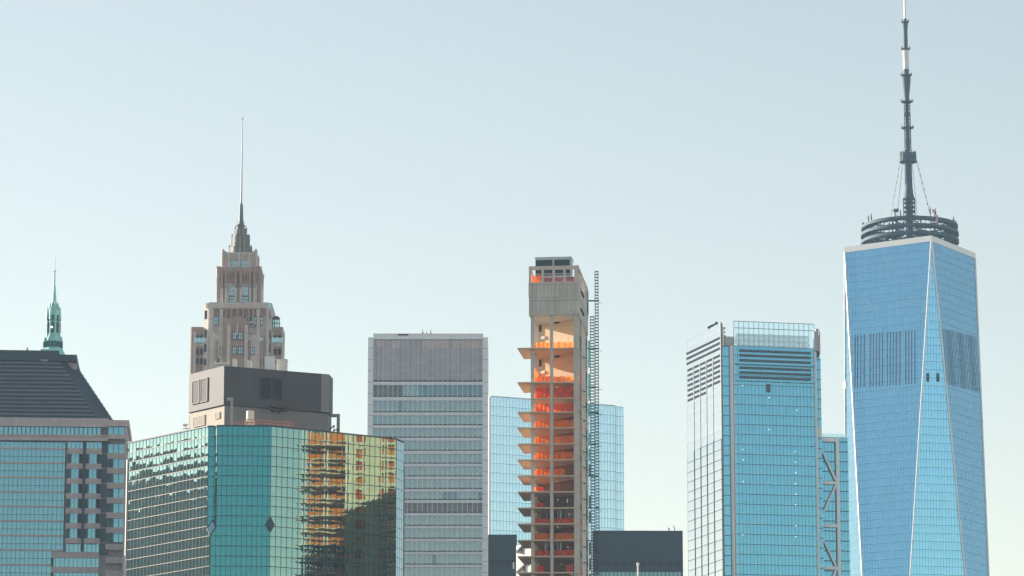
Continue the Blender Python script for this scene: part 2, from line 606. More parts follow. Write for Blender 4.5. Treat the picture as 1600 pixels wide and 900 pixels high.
# ------------------------------------------------------------------ ground and river
g = MB(); g.box(-2600, 2600, -300, 3300, -1.0, 0.0)
struct(g.build('ground', M['ground']))
g = MB()
g.face([(-2500, 40, .05), (2500, 40, .05), (2500, 820, .05), (-2500, 820, .05)])
struct(g.build('river', M['water']))
g = MB(); g.box(-2700, 2700, -400, 3400, -2.0, 590)
struct(g.build('haze', air('haze_air', 0.00006, (.45, .72, 1.0))), 'stuff')

# ================================================================== postmodern stone and glass tower, far left
def stone_tower():
    P = VP(0, 1180, 4)
    c = at(60, 700, 1180)
    root = thing('office_tower', 'pink stone and teal glass tower with a dark sloping ribbed roof at the far left', 'building', (c.x, 1200, 0))
    zc = P.hit(60, 690)[1]
    ul = P.hit(-130, 700)[0]
    ur = P.hit(199, 700)[0]
    u170, u158, u102, u84 = (P.hit(x, 700)[0] for x in (168.5, 158, 102, 84))
    zpar = P.hit(60, 653)[1]
    # stone body behind the facade layers
    b = MB()
    P.box(b, ul, u158, 0, zpar - 1.2, -40, -1.6)
    P.box(b, u158, ur - .8, 0, zpar - 1.6, -38, -2.2)
    b.build('wall', M['pinkstone'], root)
    # attic band, ledge and window strip
    b = MB()
    u0 = ul
    P.box(b, u0, u170, P.hit(60, 666.5)[1], zpar, -1.6, .6)
    P.box(b, u0, u170, P.hit(60, 685)[1], P.hit(60, 680.8)[1], -1.6, .35)
    P.box(b, u0, u170, P.hit(60, 688.5)[1], P.hit(60, 685)[1], -1.6, .75)
    P.box(b, u0, u170, P.hit(60, 680.8)[1], P.hit(60, 679)[1], -1.6, .7)
    P.box(b, u0, u102 + .2, P.hit(60, 691)[1], P.hit(60, 688.5)[1], -1.6, -.4, 1)  # black strip drawn for the shadow line under the ledge
    b.build('attic_band', [M['pinkstone'], M['black']], root)
    zs0, zs1 = P.hit(60, 679)[1], P.hit(60, 666.5)[1]
    curtain(root, P, [(u0, zs0), (u158, zs0), (u158, zs1), (u0, zs1)], 1.36, 20, M['a_glass'], M['a_mull'], wv=.30, dep=.3, u0=u102, v0=zs0, d=-.3, name='attic_windows')
    # main curtain wall
    ztop = zc
    fl = 23.2 / 5.13
    zlow = P.hit(60, 860)[1]
    z691 = P.hit(60, 690.5)[1]
    curtain(root, P, [(u0, 0), (u84, 0), (u84, z691), (u0, z691)], 1.36, fl / 2, M['a_glass'], M['a_mull'], wv=.13, wh=.12, u0=u84, v0=z691 - fl * 60, d=-.2, vlow=100)
    curtain(root, P, [(u84, zlow), (u102, zlow), (u102, z691), (u84, z691)], 1.36, fl / 2, M['a_glass'], M['a_mull'], wv=.13, wh=.12, u0=u84, v0=z691 - fl * 60, d=-.2)
    s = MB()
    for i in range(14):
        z = z691 - 2.0 - fl * i
        P.box(s, u0, u102 if z > zlow else u84, z - .30, z + .25, -.2, .06)
    s.build('floor_bands', M['pinkstone'], root)
    # two columns of bay windows
    for (xa, xb) in ((103.5, 129.5), (131.5, 157.5)):
        ua, ub = P.hit(xa, 770)[0], P.hit(xb, 770)[0]
        wdt = ub - ua
        dk = 1.25
        st = MB()
        plan = lambda e: [(ua - .05, -1.4), (ua - .05, 0 + e * .3), (ua + .27 * wdt, dk + e), (ub - .27 * wdt, dk + e), (ub + .05, 0 + e * .3), (ub + .05, -1.4)]
        def slab(mb, pl, z0, z1):
            pts = [P.p(u, 0, d) for u, d in pl]
            mb.prism([(q.x, q.y) for q in pts], z0, z1)
        def zz(y):
            return P.hit(130, y)[1]
        curtain(root, P, [(ua, zz(701)), (ub, zz(701)), (ub, zz(691)), (ua, zz(691))], wdt / 4, 30, M['a_glass'], M['a_mull'], wv=.13, u0=ua, v0=zz(701), d=-.2, name='top_bay_glass')
        for i in range(7):
            y0 = 701.5 + 23.3 * i
            st = MB()
            slab(st, plan(.0), zz(y0 + 8.4), zz(y0))
            slab(st, plan(.18), zz(y0 + 4.8), zz(y0 + 3.6))
            st.build('bay_stonework', M['pinkstone'], root)
            if i == 6:
                break
            ya, yb = y0 + 8.4, y0 + 23.3
            pl = plan(-.25)
            gl = MB()
            for j, mi in ((1, 0), (2, 1), (3, 0)):  # side panes in darker glass, for the dark surroundings they would mirror
                p0, p1 = P.p(pl[j][0], 0, pl[j][1]), P.p(pl[j + 1][0], 0, pl[j + 1][1])
                k = 10 * i + j + int(xa)
                n = 2 if j == 2 else 1
                gl.face([(p0.x, p0.y, zz(yb)), (p1.x, p1.y, zz(yb)), (p1.x, p1.y, zz(ya)), (p0.x, p0.y, zz(ya))], mi, [(k, k), (k + n, k), (k + n, k + 1), (k, k + 1)])
            for j in (1, 2, 3, 4):
                q = P.p(pl[j][0], 0, pl[j][1])
                gl.bar((q.x, q.y, zz(yb)), (q.x, q.y, zz(ya)), .2, m=2)
            um = (pl[2][0] + pl[3][0]) / 2
            q = P.p(um, 0, pl[2][1])
            gl.bar((q.x, q.y, zz(yb)), (q.x, q.y, zz(ya)), .1, m=2)
            gl.build('bay_window', [M['dark_glass'], M['a_glass'], M['a_mull']], root)
    d = MB()
    P.pbox(d, 129.7, 690, 131.3, 862, -1.4, .25)
    d.build('downpipe', M['slate'], root)
    # recess between the bays and pavilion, its shade put into dark glass
    r = MB()
    P.pbox(r, 158, 689, 168, 866, -1.6, -1.3)
    for i in range(7):
        P.pbox(r, 158, 706 + 23.3 * i, 168, 709 + 23.3 * i, -1.3, -1.1, 1)
    r.build('shaded_recess', [M['dark_glass'], M['midgrey']], root)
    # corner pavilion
    st = MB()
    uA, uB = P.hit(168.5, 700)[0], P.hit(197.5, 700)[0]
    zt = P.hit(185, 657)[1]
    def zz(y):
        return P.hit(183, y)[1]
    P.box(st, uA, uB + .7, zz(666.5), zt, -36, .8)
    P.box(st, uA, uB + .5, zz(686), zz(679), -36, .5)
    P.box(st, uB - .55, uB, 0, zz(666.5), -36, .28)
    P.box(st, uB - .3, uB + .6, zz(700), zz(686), -36, .4)
    for i in range(9):
        y0 = 708 + 23.2 * i if i < 6 else 850 + 21 * (i - 6)
        P.box(st, uA, uB - .05, zz(y0 + 9), zz(y0), -2.4, .35)
        P.box(st, uA - .1, uB + .1, zz(y0 + 5), zz(y0 + 3.5), -2.4, .55)
    st.build('pavilion_stonework', M['pinkstone'], root)
    for i in range(8):
        ya, yb = ((667, 679) if i == 0 else (694, 708) if i == 1 else (717 + 23.2 * (i - 2), 731 + 23.2 * (i - 2)))
        gl = MB()
        k = 31 * i
        for (xa, xb, mi) in ((169, 177, 0), (177, 185.5, 1), (185.5, 194.5, 1)):
            if i in (0, 1):
                mi = 1
            ua, v1 = P.hit(xa, ya)
            ub, v0 = P.hit(xb, yb)
            gl.face([P.p(ua, v0, -.15), P.p(ub, v0, -.15), P.p(ub, v1, -.15), P.p(ua, v1, -.15)], mi, [(k, k), (k + 1, k), (k + 1, k + 1), (k, k + 1)])
            P.box(gl, ua - .1, ua + .1, v0, v1, -.2, .1, 2)
            k += 3
        gl.build('pavilion_window', [M['dark_glass'], M['a_glass'], M['a_mull']], root)
    # solid base where the bays end
    st = MB()
    ua, ub = u84, u158
    P.box(st, ua, ub, P.hit(120, 872)[1], P.hit(120, 862.5)[1], -2, .3)
    P.box(st, ua - .1, ub + .1, P.hit(120, 866)[1], P.hit(120, 864)[1], -2, .5)
    P.box(st, ua, ub, P.hit(120, 895)[1], P.hit(120, 886)[1], -2, .3)
    P.box(st, ua, ub, 0, P.hit(120, 910)[1], -2, .3)
    st.build('lower_bands', M['pinkstone'], root)
    for (ya, yb, xa) in ((850, 862.5, 103), (872, 886, 84), (895, 910, 84)):
        u_a, v1 = P.hit(xa, ya)
        v0 = P.hit(xa, yb)[1]
        curtain(root, P, [(u_a, v0), (ub, v0), (ub, v1), (u_a, v1)], 1.36, 30, M['a_glass'], M['a_mull'], wv=.14, u0=u84, v0=v0, d=-.1, name='lower_windows')
    # ribbed hipped roof with a chamfered corner
    e0 = [(ul, .3), (P.hit(152, 655)[0], .3), (P.hit(180, 655)[0], -8.5), (P.hit(180, 655)[0], -40), (ul, -40)]
    ins = 9.5
    e1 = [(ul, -ins), (P.hit(88, 655)[0], -ins), (P.hit(112, 655)[0], -ins - 6.5), (P.hit(112, 655)[0], -32), (ul, -32)]
    z0, z1 = P.hit(100, 655)[1], at(60, 561, 1180 + ins).z
    A = [P.p(u, 0, d) for u, d in e0]
    B = [P.p(u, 0, d) for u, d in e1]
    rf = MB()
    rf.prism([(q.x, q.y) for q in A], z0, z1, 0, [(q.x, q.y) for q in B])
    roof = rf.build('roof', M['slate'], root)
    rb = MB()
    for i in range(1, 15):
        t = i / 15.0
        z = z0 + (z1 - z0) * t
        q = [a.lerp(b, t) for a, b in zip(A, B)]
        qq = [Vector((p.x, p.y, z)) for p in q]
        off = Vector((0, -.22, .05))
        rb.bar(qq[0] + off, qq[1] + off, .5, .28)
        rb.bar(qq[1] + off, qq[2] + Vector((.15, -.15, .05)), .25, .16, 1)
    rb.build('roof_ribs', [M['slate_rib'], M['slate']], roof)
    cp = MB()
    uc, ud = P.hit(90, 552)[0], P.hit(118, 560)[0]
    P.box(cp, ul, ud, at(60, 562, 1188).z, at(60, 552.3, 1188).z, -34, -8.4)
    P.box(cp, ul, uc, at(60, 552.3, 1188).z, at(60, 545.8, 1188).z, -34, -9)
    P.box(cp, ud - 3, ud - .2, at(115, 574, 1190).z, at(115, 562, 1190).z, -30, -12, 1)
    cp.build('roof_cap', [M['slate'], M['pinkstone']], roof)
    a = MB()
    q = P.p(P.hit(40, 545)[0], at(40, 546, 1188).z, -9.5)
    a.bar(q, q + Vector((0, 0, .9)), .5)
    P.box(a, P.hit(62, 560)[0], P.hit(73, 560)[0], at(68, 561.4, 1186).z, at(68, 559.6, 1186).z, -8.4, -7.4)
    a.build('roof_hatch', M['grey_steel'], roof)
stone_tower()

# ================================================================== green copper cupola tower far behind
def cupola_tower():
    Y = 1303
    x = Xat(83.6, Y, 262)
    k = Y * 1.035 / FPX
    z = lambda y: at(84.5, y, Y).z
    root = thing('cupola_tower', 'slim green copper cupola with a needle spire rising behind the dark sloping roof', 'tower', (x, Y, 0))
    b = MB()
    b.prism([(x - 16, Y - 16), (x + 16, Y - 16), (x + 16, Y + 16), (x - 16, Y + 16)], 0, z(700))
    b.build('wall', M['limestone'], root)
    b = MB()
    b.prism([(x - 15, Y - 15), (x + 15, Y - 15), (x + 15, Y + 15), (x - 15, Y + 15)], z(700), z(548), 0,
            [(x - 3.6, Y - 3.6), (x + 3.6, Y - 3.6), (x + 3.6, Y + 3.6), (x - 3.6, Y + 3.6)])
    b.build('pyramid_roof', M['copper'], root)
    b = MB()
    b.lathe(x, Y, [(14 * k, z(549)), (14 * k, z(545)), (13 * k, z(544)), (12.6 * k, z(533)), (13.2 * k, z(531)), (12 * k, z(529)), (9.5 * k, z(526)),
                   (9.3 * k, z(492)), (10.3 * k, z(490)), (10.3 * k, z(486)), (7.0 * k, z(482)), (6.6 * k, z(478)), (4.2 * k, z(474)), (3.2 * k, z(462)), (2.0 * k, z(450)),
                   (2.1 * k, z(448.5)), (1.5 * k, z(447)), (1.4 * k, z(443))], 8, 0, R(22.5))
    lan = b.build('lantern', M['copper'], root)
    f = MB()
    for i in range(8):
        a = R(22.5 + 45 * i)
        for (r, y0, y1, s) in ((13.6, 534, 526, .5), (10.2, 500, 480, .5), (6.6, 482, 473, .4)):
            p = Vector((x + r * k * math.cos(a), Y + r * k * math.sin(a), z(y0)))
            f.tube(p, (p.x, p.y, z(y1)), s, .12, 6)
        f.tube((x + 9.6 * k * math.cos(a), Y + 9.6 * k * math.sin(a), z(528)), (x + 9.6 * k * math.cos(a), Y + 9.6 * k * math.sin(a), z(490)), .35, .35, 6)
    f.build('finials', M['copper'], lan)
    d = MB()
    for i in range(8):
        a = R(45 * i - 90)
        n = Vector((math.cos(a), math.sin(a), 0))
        t = Vector((-n.y, n.x, 0))
        for (r, y0, y1, off, wd) in ((12.35, 543.5, 535, -1.25, .8), (12.35, 543.5, 535, 1.25, .8), (12.35, 543.5, 535, 0, .8), (8.9, 521, 505, 0, 1.0), (8.9, 503, 494, 0, .9)):
            c = Vector((x, Y, 0)) + n * (r * k) + t * off
            c0, c1 = c.copy(), c.copy()
            c0.z, c1.z = z(y0), z(y1)
            d.bar(c0, c1, wd, .6)
    d.build('openings', M['copper_dark'], lan)
    m = MB()
    m.tube((x, Y, z(443)), (x, Y, z(424)), .32, .20, 8)
    m.lathe(x, Y, [(.1, z(425.2)), (.55, z(424.4)), (.55, z(423.6)), (.1, z(422.8))], 8)
    m.tube((x, Y, z(423)), (x, Y, z(397)), .14, .05, 6)
    m.build('spire', M['copper'], root)
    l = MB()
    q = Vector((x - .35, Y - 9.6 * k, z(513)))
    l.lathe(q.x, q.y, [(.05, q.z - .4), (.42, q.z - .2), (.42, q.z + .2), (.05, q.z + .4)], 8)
    l.build('lantern_glint', M['lamp_glint'], lan)  # glowing bead stands in for a sun glint on the lantern
cupola_tower()

# ================================================================== art deco stone tower with needle spire
def deco_tower():
    Yc = 1160.0
    k = Yc * 1.035 / FPX
    X0 = Xat(374.0, Yc, 230)
    root = thing('deco_tower', 'tan art deco stone tower with stepped crown and thin needle spire', 'tower', (X0, Yc, 0))
    z = lambda y: at(375, y, Yc).z
    def octa(hw, ch, cx=374.0, cy=Yc, hy=None):
        xo = X0 + (cx - 374.0) * k
        h, c = hw * k, ch * k
        hy = h if hy is None else hy * k
        return [(xo - h + c, cy - hy), (xo + h - c, cy - hy), (xo + h, cy - hy + c), (xo + h, cy + hy - c), (xo + h - c, cy + hy), (xo - h + c, cy + hy), (xo - h, cy + hy - c), (xo - h, cy - hy + c)]
    def front(hy):
        return Plane((X0, Yc - hy * k, 0), (1, 0, 0), (0, 0, 1))
    lime, brick, lead = M['limestone'], M['brick'], M['lead']
    def pil(mb, P, xs, y0, y1, wd=3.0, dd=.5, m=0):
        for x in xs:
            P.pbox(mb, x - wd / 2, y1, x + wd / 2, y0, 0, dd * 1.9 if dd > 0 else dd, m)
    # shaft and wings
    b = MB()
    b.prism(octa(52.5, 8.5), 0, z(483), 0)
    P = front(52.5)
    pil(b, P, (330.5, 345.5, 403, 418), 600, 484, 3.4, .45)
    pil(b, P, (353, 362, 371, 380, 389, 396), 512, 482, 2.4, .5, 1)
    P.pbox(b, 332, 484.5, 417, 481.5, 0, .55, 1)
    P.pbox(b, 329, 494, 420, 483, 0, .12, 1)
    P.pbox(b, 354, 506, 396, 503, .0, .9)
    b.build('shaft', [lime, brick], root)
    for (xa, xb, yt) in ((302.5, 322, 519.5), (424, 443.5, 519.5)):
        b = MB()
        xm = (xa + xb) / 2
        b.prism(octa((xb - xa) / 2, 1.5, xm, Yc - 18 * k, 26), 0, z(yt), 0)
        Q = front(44)
        pil(b, Q, (xa + 1.5, xb - 1.5), 600, yt - .5, 3.0, .3, 1)
        Q.pbox(b, xa, yt + 22, xb, yt + 17, 0, .35, 1)
        b.build('wing', [brick, lime], root)
        r = MB()
        Q.pbox(r, xa + .5, yt - 8, xb - .5, yt, -.3, -.2)
        r.build('balustrade', M['rail_glass'], root)
        r = MB()
        Q.pbox(r, xa + 1, yt + 9, xb - 1, yt + 16.5, .8, .9)
        r.build('balustrade', M['rail_glass'], root)
    # glazed garden room on the right wing
    gz = MB()
    Q = front(40)
    c = Q.p(*Q.hit(431, 510))
    u = 5.2 * k
    gz.box(c.x - u, c.x + u, c.y, c.y + 5, z(519.5), z(506.5))
    gr = gz.build('garden_room', M['rail_glass'], root)
    gf = MB()
    for dx in (-1, -.33, .33, 1):
        gf.bar((c.x + dx * u, c.y - .1, z(519.5)), (c.x + dx * u, c.y - .1, z(505 if abs(dx) < .5 else 506.5)), .22)
    gf.bar((c.x - u, c.y - .1, z(513)), (c.x + u, c.y - .1, z(513)), .2)
    gf.bar((c.x - u - .2, c.y - .2, z(506)), (c.x + u + .2, c.y - .2, z(506)), .9, .4)
    gf.bar((c.x - u * .8, c.y + .2, z(503.8)), (c.x + u * .8, c.y + .2, z(503.8)), .9, .6)
    gf.build('garden_room_frame', M['frame_dark'], gr)
    # stepped masses in front
    Pm = front(62)
    b = MB()
    b.prism(octa(18, 3, 371, Yc - 50 * k, 12), 0, z(509), 0)
    pil(b, Pm, (357, 384.5), 600, 507.5, 4.0, .3, 1)
    pil(b, Pm, (371,), 524, 506, 2.0, .4, 1)
    b.build('front_block', [brick, lime], root)
    Pf = front(58)
    for (xa, xb) in ((337, 354), (388, 411)):
        b = MB()
        b.prism(octa((xb - xa) / 2, 1, (xa + xb) / 2, Yc - 50 * k, 8), 0, z(534), 0)
        pil(b, Pf, (xa + 1.5, xb - 1.5), 600, 532, 2.6, .25, 1)
        b.build('side_block', [lime, brick], root)
        r = MB()
        Pf.pbox(r, xa + .5, 527, xb - .5, 534, -.2, -.1)
        r.build('balustrade', M['rail_glass'], root)
    b = MB()
    b.prism(octa(3.4, .8, 338, Yc - 54 * k, 3.4), z(600), z(531))
    b.lathe(X0 + (338 - 374) * k, Yc - 54 * k, [(3.0 * k, z(531)), (2.6 * k, z(528)), (.3, z(526))], 8)
    b.build('turret', lime, root)
    # windows of the shaft
    for (xa, xb) in ((333.5, 341.5), (344, 352), (392.5, 400.5), (403, 411)):
        window(P, xa, 494.5, xb, 508, root, 'frame_dark', 'deco_glass', 2)
    for (xa, xb) in ((361, 363.5), (381, 383.5)):
        window(P, xa, 495, xb, 503, root, 'frame_dark', 'dark_glass', 1, .02)
    window(P, 367.5, 495.5, 377, 503, root, 'frame_pale', 'deco_glass', 2, .5)
    for (xa, xb) in ((333.5, 341), (402, 410)):
        window(P, xa, 525, xb, 536, root, 'frame_dark', 'dark_glass', 2)
    for (xa, xb) in ((348, 353), (389.5, 394.5)):
        window(P, xa, 522, xb, 533, root, 'frame_dark', 'dark_glass', 1)
    for yy in ((518.5, 531), (541, 553.5)):
        window(Pm, 363, yy[0], 369.8, yy[1], root, 'frame_dark', 'deco_glass', 2)
        window(Pm, 372.5, yy[0], 379.5, yy[1], root, 'frame_dark', 'deco_glass', 2)
    Qw = front(44)
    for xa in (305.5, 312.5, 427.5, 434.5):
        for ya in (524, 545, 560):
            window(Qw, xa, ya, xa + 4.6, ya + 9, root, 'frame_dark', 'dark_glass', 1, .02)
    for xa in (349.5, 397.5):
        window(Pf, xa - (12 if xa < 370 else -9.5), 560, xa - (12 if xa < 370 else -9.5) + 5, 571, root, 'frame_dark', 'dark_glass', 1, .02)
    for xa in (355.2, 389.8):
        window(P, xa, 495, xa + 3, 504, root, 'frame_dark', 'dark_glass', 1, .02)
    window(Pf, 344, 542, 351, 554.5, root, 'frame_dark', 'deco_glass', 2)
    window(Pf, 391.5, 542, 398, 554.5, root, 'frame_dark', 'deco_glass', 2)
    # narrow windows in the chamfered corners
    h, ch = 52.5 * k, 8.5 * k
    for sgn in (-1, 1):
        a = Vector((X0 + sgn * (h - ch / 2), Yc - h + ch / 2, 0))
        U = Vector((1, sgn, 0)).normalized()
        Q = Plane(a, U, (0, 0, 1))
        for (ya, yb) in ((495, 508), (525, 537), (547, 559), (570, 580)):
            f = MB()
            Q.box(f, -.55, .55, z(yb), z(ya), -.1, .06)
            f.build('window', M['dark_glass'], root)
    r = MB()
    P.pbox(r, 322, 473.5, 423.5, 481.3, -.6, -.45)
    r.build('balustrade', M['rail_glass'], root)
    r = MB()
    for i in range(15):
        P.pbox(r, 322 + i * 7.2, 473, 322.5 + i * 7.2, 481.5, -.5, -.35)
    P.pbox(r, 322, 473, 423.5, 473.8, -.6, -.4)
    r.build('handrail', M['frame_pale'], root)
    # upper shaft, brick above limestone
    P5 = front(34.5)
    b = MB()
    b.prism(octa(34.5, 6.5), z(484), z(450), 0)
    b.prism(octa(34.4, 6.5), z(450), z(424.5), 1)
    pil(b, P5, (347.5, 353, 368.5, 376.5, 391, 397.5), 482, 451, 3.0, .5, 0)
    pil(b, P5, (347.5, 353, 368.5, 376.5, 391, 397.5), 451, 424, 3.2, .6, 1)
    pil(b, P5, (341, 405), 482, 426, 3.6, -.4, 1)
    for x in (358, 363, 382, 387):
        P5.pbox(b, x - 1.8, 434, x + 1.8, 426, 0, .35, 1)
    b.build('upper_shaft', [lime, brick], root)
    for (xa, xb) in ((358, 367), (377.5, 388)):
        window(P5, xa, 447, xb, 462, root, 'frame_pale', 'deco_glass', 2)
        window(P5, xa, 463, xb, 473, root, 'frame_dark', 'deco_glass', 2)
    # urns on the corners of the upper shaft and crown balustrade
    u = MB()
    for sgn in (-1, 1):
        for dy in (-1, 1):
            x, y = X0 + sgn * 31 * k, Yc + dy * 31 * k
            u.lathe(x, y, [(1.6 * k, z(446)), (3.2 * k, z(438)), (3.6 * k, z(428)), (3.8 * k, z(425)), (1, z(423.8))], 8)
    u.build('corner_turrets', brick, root)
    P4 = front(26.5)
    r = MB()
    P5.pbox(r, 340.5, 419.5, 407.5, 424.3, -.5, -.4)
    r.build('balustrade', M['rail_glass'], root)
    b = MB()
    b.prism(octa(26.0, 5), z(424.5), z(401), 0)
    b.prism(octa(27.0, 5), z(402.5), z(400), 0)
    pil(b, P4, (358.3, 374, 389.7), 424, 396, 3.2, .6)
    for sgn in (-1, 1):
        for dy in (-1, 1):
            b.lathe(X0 + sgn * 25.3 * k, Yc + dy * 24.5 * k, [(2.6 * k, z(424)), (2.6 * k, z(400)), (2.2 * k, z(396.5)), (.8 * k, z(394))], 10)
            b.lathe(X0 + sgn * 21.3 * k, Yc + dy * 25.3 * k, [(1.4 * k, z(424)), (1.4 * k, z(400)), (.3, z(398))], 8)
    b.build('crown_base', lime, root)
    window(P4, 359.8, 407, 371.8, 419.5, root, 'frame_pale', 'deco_glass', 3)
    window(P4, 376.3, 407, 388.3, 419.5, root, 'frame_pale', 'deco_glass', 3)
    # stepped metal crown
    c = MB()
    for (hw, y0, y1) in ((16.5, 401, 388), (12.8, 389, 371), (12.2, 371, 368.5), (8.4, 370, 358.5), (5.5, 360, 352)):
        c.prism(octa(hw, hw * .42), z(y0), z(y1))
    crown = c.build('crown', lead, root)
    c = MB()
    for (hw, y0, y1, wd) in ((17.0, 403, 385, 2.4), (13.3, 388, 367.5, 2.0), (8.8, 370, 356, 1.7)):
        for i in range(8):
            a = R(22.5 + 45 * i)
            rr = hw * 1.04
            p = Vector((X0 + rr * k * math.cos(a), Yc + rr * k * math.sin(a), z(y0)))
            c.bar(p, (p.x, p.y, z(y1)), wd * k)
        Q = front(hw)
        Q.pbox(c, 374.9 - wd * .7, y1 + 1, 374.9 + wd * .7, y0, 0, .45)
        for q in (-.55, .55):
            Q.pbox(c, 374.9 + q * hw * .95 - .35, y1 + 3, 374.9 + q * hw * .95 + .35, y0, 0, .15)
        yy = (y0 + y1) / 2 + 2
        Q.pbox(c, 374.9 - hw * .7, yy - .3, 374.9 + hw * .7, yy + .3, 0, .12)
    c.build('crown_ribs', M['crown_rib'], crown)
    s = MB()
    s.lathe(X0, Yc, [(5.2 * k, z(353)), (5.6 * k, z(351.5)), (4.2 * k, z(349.5)), (3.6 * k, z(347)), (2.7 * k, z(321)), (1.5 * k, z(318)), (1.0 * k, z(316))], 8)
    sp = s.build('spire', lead, root)
    s = MB()
    s.tube((X0, Yc, z(317)), (X0, Yc, z(260)), .26, .20, 8)
    s.tube((X0, Yc, z(260)), (X0, Yc, z(183)), .20, .09, 8)
    s.lathe(X0, Yc, [(.1, z(186.5)), (.3, z(185.5)), (.1, z(184.5))], 6)
    s.build('needle', M['grey_steel'], sp)
    s = MB()
    for sgn in (-1, 1):
        s.bar((X0 + sgn * 4.6 * k, Yc - 3 * k, z(352)), (X0 + sgn * 4.6 * k, Yc - 3 * k, z(345.5)), .15)
        s.bar((X0 + sgn * 8.2 * k, Yc - 5 * k, z(355)), (X0 + sgn * 3.5 * k, Yc - 5 * k, z(353)), .3)
    s.build('spire_brackets', M['grey_steel'], sp)
deco_tower()

# ================================================================== green mirror-glass block with its grey plant storey
def green_tower():
    zt = at(331, 665.3, 955).z
    def pt(px, Y):
        return Vector((Xat(px, Y, zt), Y, 0))
    thL, thF, thG = -48.2, 2.5, 32.4
    dirv = lambda th: Vector((math.cos(R(th)), math.sin(R(th)), 0))
    C = pt(331, 955)
    dL, dF, dG = -dirv(thL), dirv(thF), dirv(thG)
    k = 955 * 1.03 / FPX
    spot = lambda px, py, A0, th: (lambda q: (lambda r: q.p(r[0], 0))(q.hit(px, py)))(Plane((A0.x, A0.y, 0), dirv(th), (0, 0, 1)))
    F = spot(424, 667, C, thF)
    Lp = spot(200.5, 700, C, thL)
    G = spot(619.5, 692, F, thG)
    Sv = Vector((Xat(630.5, G.y + 5, zt), G.y + 5, 0))
    root = thing('mirror_glass_block', 'green mirror glass office block with notched corner and gold reflections on its right side', 'building', (C.x + 10, C.y + 25, 0))
    PL = Plane((C.x, C.y, 0), dirv(thL), (0, 0, 1))
    PF = Plane((C.x, C.y, 0), dF, (0, 0, 1))
    PG = Plane((F.x, F.y, 0), dG, (0, 0, 1))
    PS = Plane((G.x, G.y, 0), (Sv - G), (0, 0, 1))
    z = lambda y: PF.hit(340, y)[1]
    za, zb, zc_ = z(811), z(824), z(836)
    a, b = 5.2 * k / math.cos(R(thL)), 8.8 * k
    P1, P2 = C + dL * a, C + dF * b
    I = C + dL * a + dF * b
    # core behind the glass
    body = MB()
    eps = .25
    cen = Vector((C.x + 12, C.y + 30, 0))
    pull = lambda q: (q + (cen - q).normalized() * .8)
    back = [Vector((Sv.x, C.y + 62, 0)), Vector((Lp.x, C.y + 62, 0))]
    up = [pull(q) for q in (Lp, P1, I, P2, F, G, Sv, back[0], back[1])]
    lo = [pull(q) for q in (Lp, C, F, G, Sv, back[0], back[1])]
    body.prism([(q.x, q.y) for q in lo], 0, zc_ - 1)
    body.prism([(q.x, q.y) for q in up], zc_ - .9, zt - .8)
    body.build('core', M['midgrey'], root)
    pitch = 2.52
    lenL, lenF, lenG, lenS = (Lp - C).length, (F - C).length, (G - F).length, (Sv - G).length
    v0 = zt - pitch * 80
    curtain(root, PL, [(-lenL, 0), (0, 0), (0, zc_), (-a, zb), (-a, zt), (-lenL, zt)], 1.45, pitch, M['g_left'], M['g_mull'], M['g_ledge'], wv=.10, wh=.13, dep=.10, u0=-a, v0=v0, vlow=118)
    curtain(root, PF, [(0, 0), (lenF, 0), (lenF, zt), (b, zt), (b, zb), (0, zc_)], 1.27, pitch, M['g_front'], M['g_mull'], wv=.10, wh=.15, dep=.08, u0=b, v0=v0, vlow=118)
    curtain(root, PG, [(0, 0), (lenG, 0), (lenG, zt), (0, zt)], lenG / 23, pitch, M['g_gold'], M['g_mull'], wv=.10, wh=.15, dep=.08, u0=0, v0=v0, vlow=118)
    curtain(root, PS, [(0, 0), (lenS, 0), (lenS, zt), (0, zt)], 1.4, pitch, M['i_glass'], M['g_mull'], wv=.05, wh=.10, dep=.05, u0=0, v0=v0, vlow=118)
    # notch in the corner: two re-entrant panes and the sloping foot
    Pa = Plane((P1.x, P1.y, 0), dF, (0, 0, 1))
    Pb = Plane((I.x, I.y, 0), dirv(thL), (0, 0, 1))
    curtain(root, Pa, [(0, zb - 1), (b, zb - 1), (b, zt), (0, zt)], 2, pitch, M['g_front'], M['g_mull'], wv=.1, wh=.12, dep=.05, v0=v0, name='notch_glass')
    curtain(root, Pb, [(0, zb - 1), (a, zb - 1), (a, zt), (0, zt)], 2, pitch, M['g_left'], M['g_mull'], wv=.1, wh=.12, dep=.05, v0=v0, name='notch_glass')
    n = MB()
    Z = lambda q, zz: (q.x, q.y, zz)
    n.face([Z(P1, zb), Z(C, zc_), Z(I, za)], 0, [(0, 0), (1, 0), (.5, 1)])
    n.face([Z(C, zc_), Z(P2, zb), Z(I, za)], 0, [(3, 3), (4, 3), (3.5, 4)])
    n.build('notch_foot', M['g_left'], root)
    e = MB()
    e.bar(Z(P1, zb), Z(C, zc_), .3)
    e.bar(Z(C, zc_), Z(P2, zb), .3)
    e.bar(Z(P1, zb), Z(I, za), .25)
    e.bar(Z(P2, zb), Z(I, za), .25)
    e.bar(Z(P1, zb), Z(P1, zt), .18)
    e.bar(Z(P2, zb), Z(P2, zt), .18)
    e.bar(Z(C, 100), Z(C, zc_), .16)
    e.build('notch_trim', M['g_mull'], root)
    # dark diamond at the fold
    d = MB()
    zd0, zd1, zm = z(833), z(805), z(819.5)
    for Pq, s in ((PF, -1), (PG, 1)):
        u = lenF if s < 0 else 0
        w_ = 8.0 * k
        d.face([Pq.p(u, zd0, .12), Pq.p(u + s * w_, zm, .12), Pq.p(u, zd1, .12)], 0, [(9, 9), (10, 9), (9.5, 10)])
    d.build('diamond_panel', M['dark_glass'], root)
    # white strip painted for the sunlit, sky-mirroring corner at far left; coping
    e = MB()
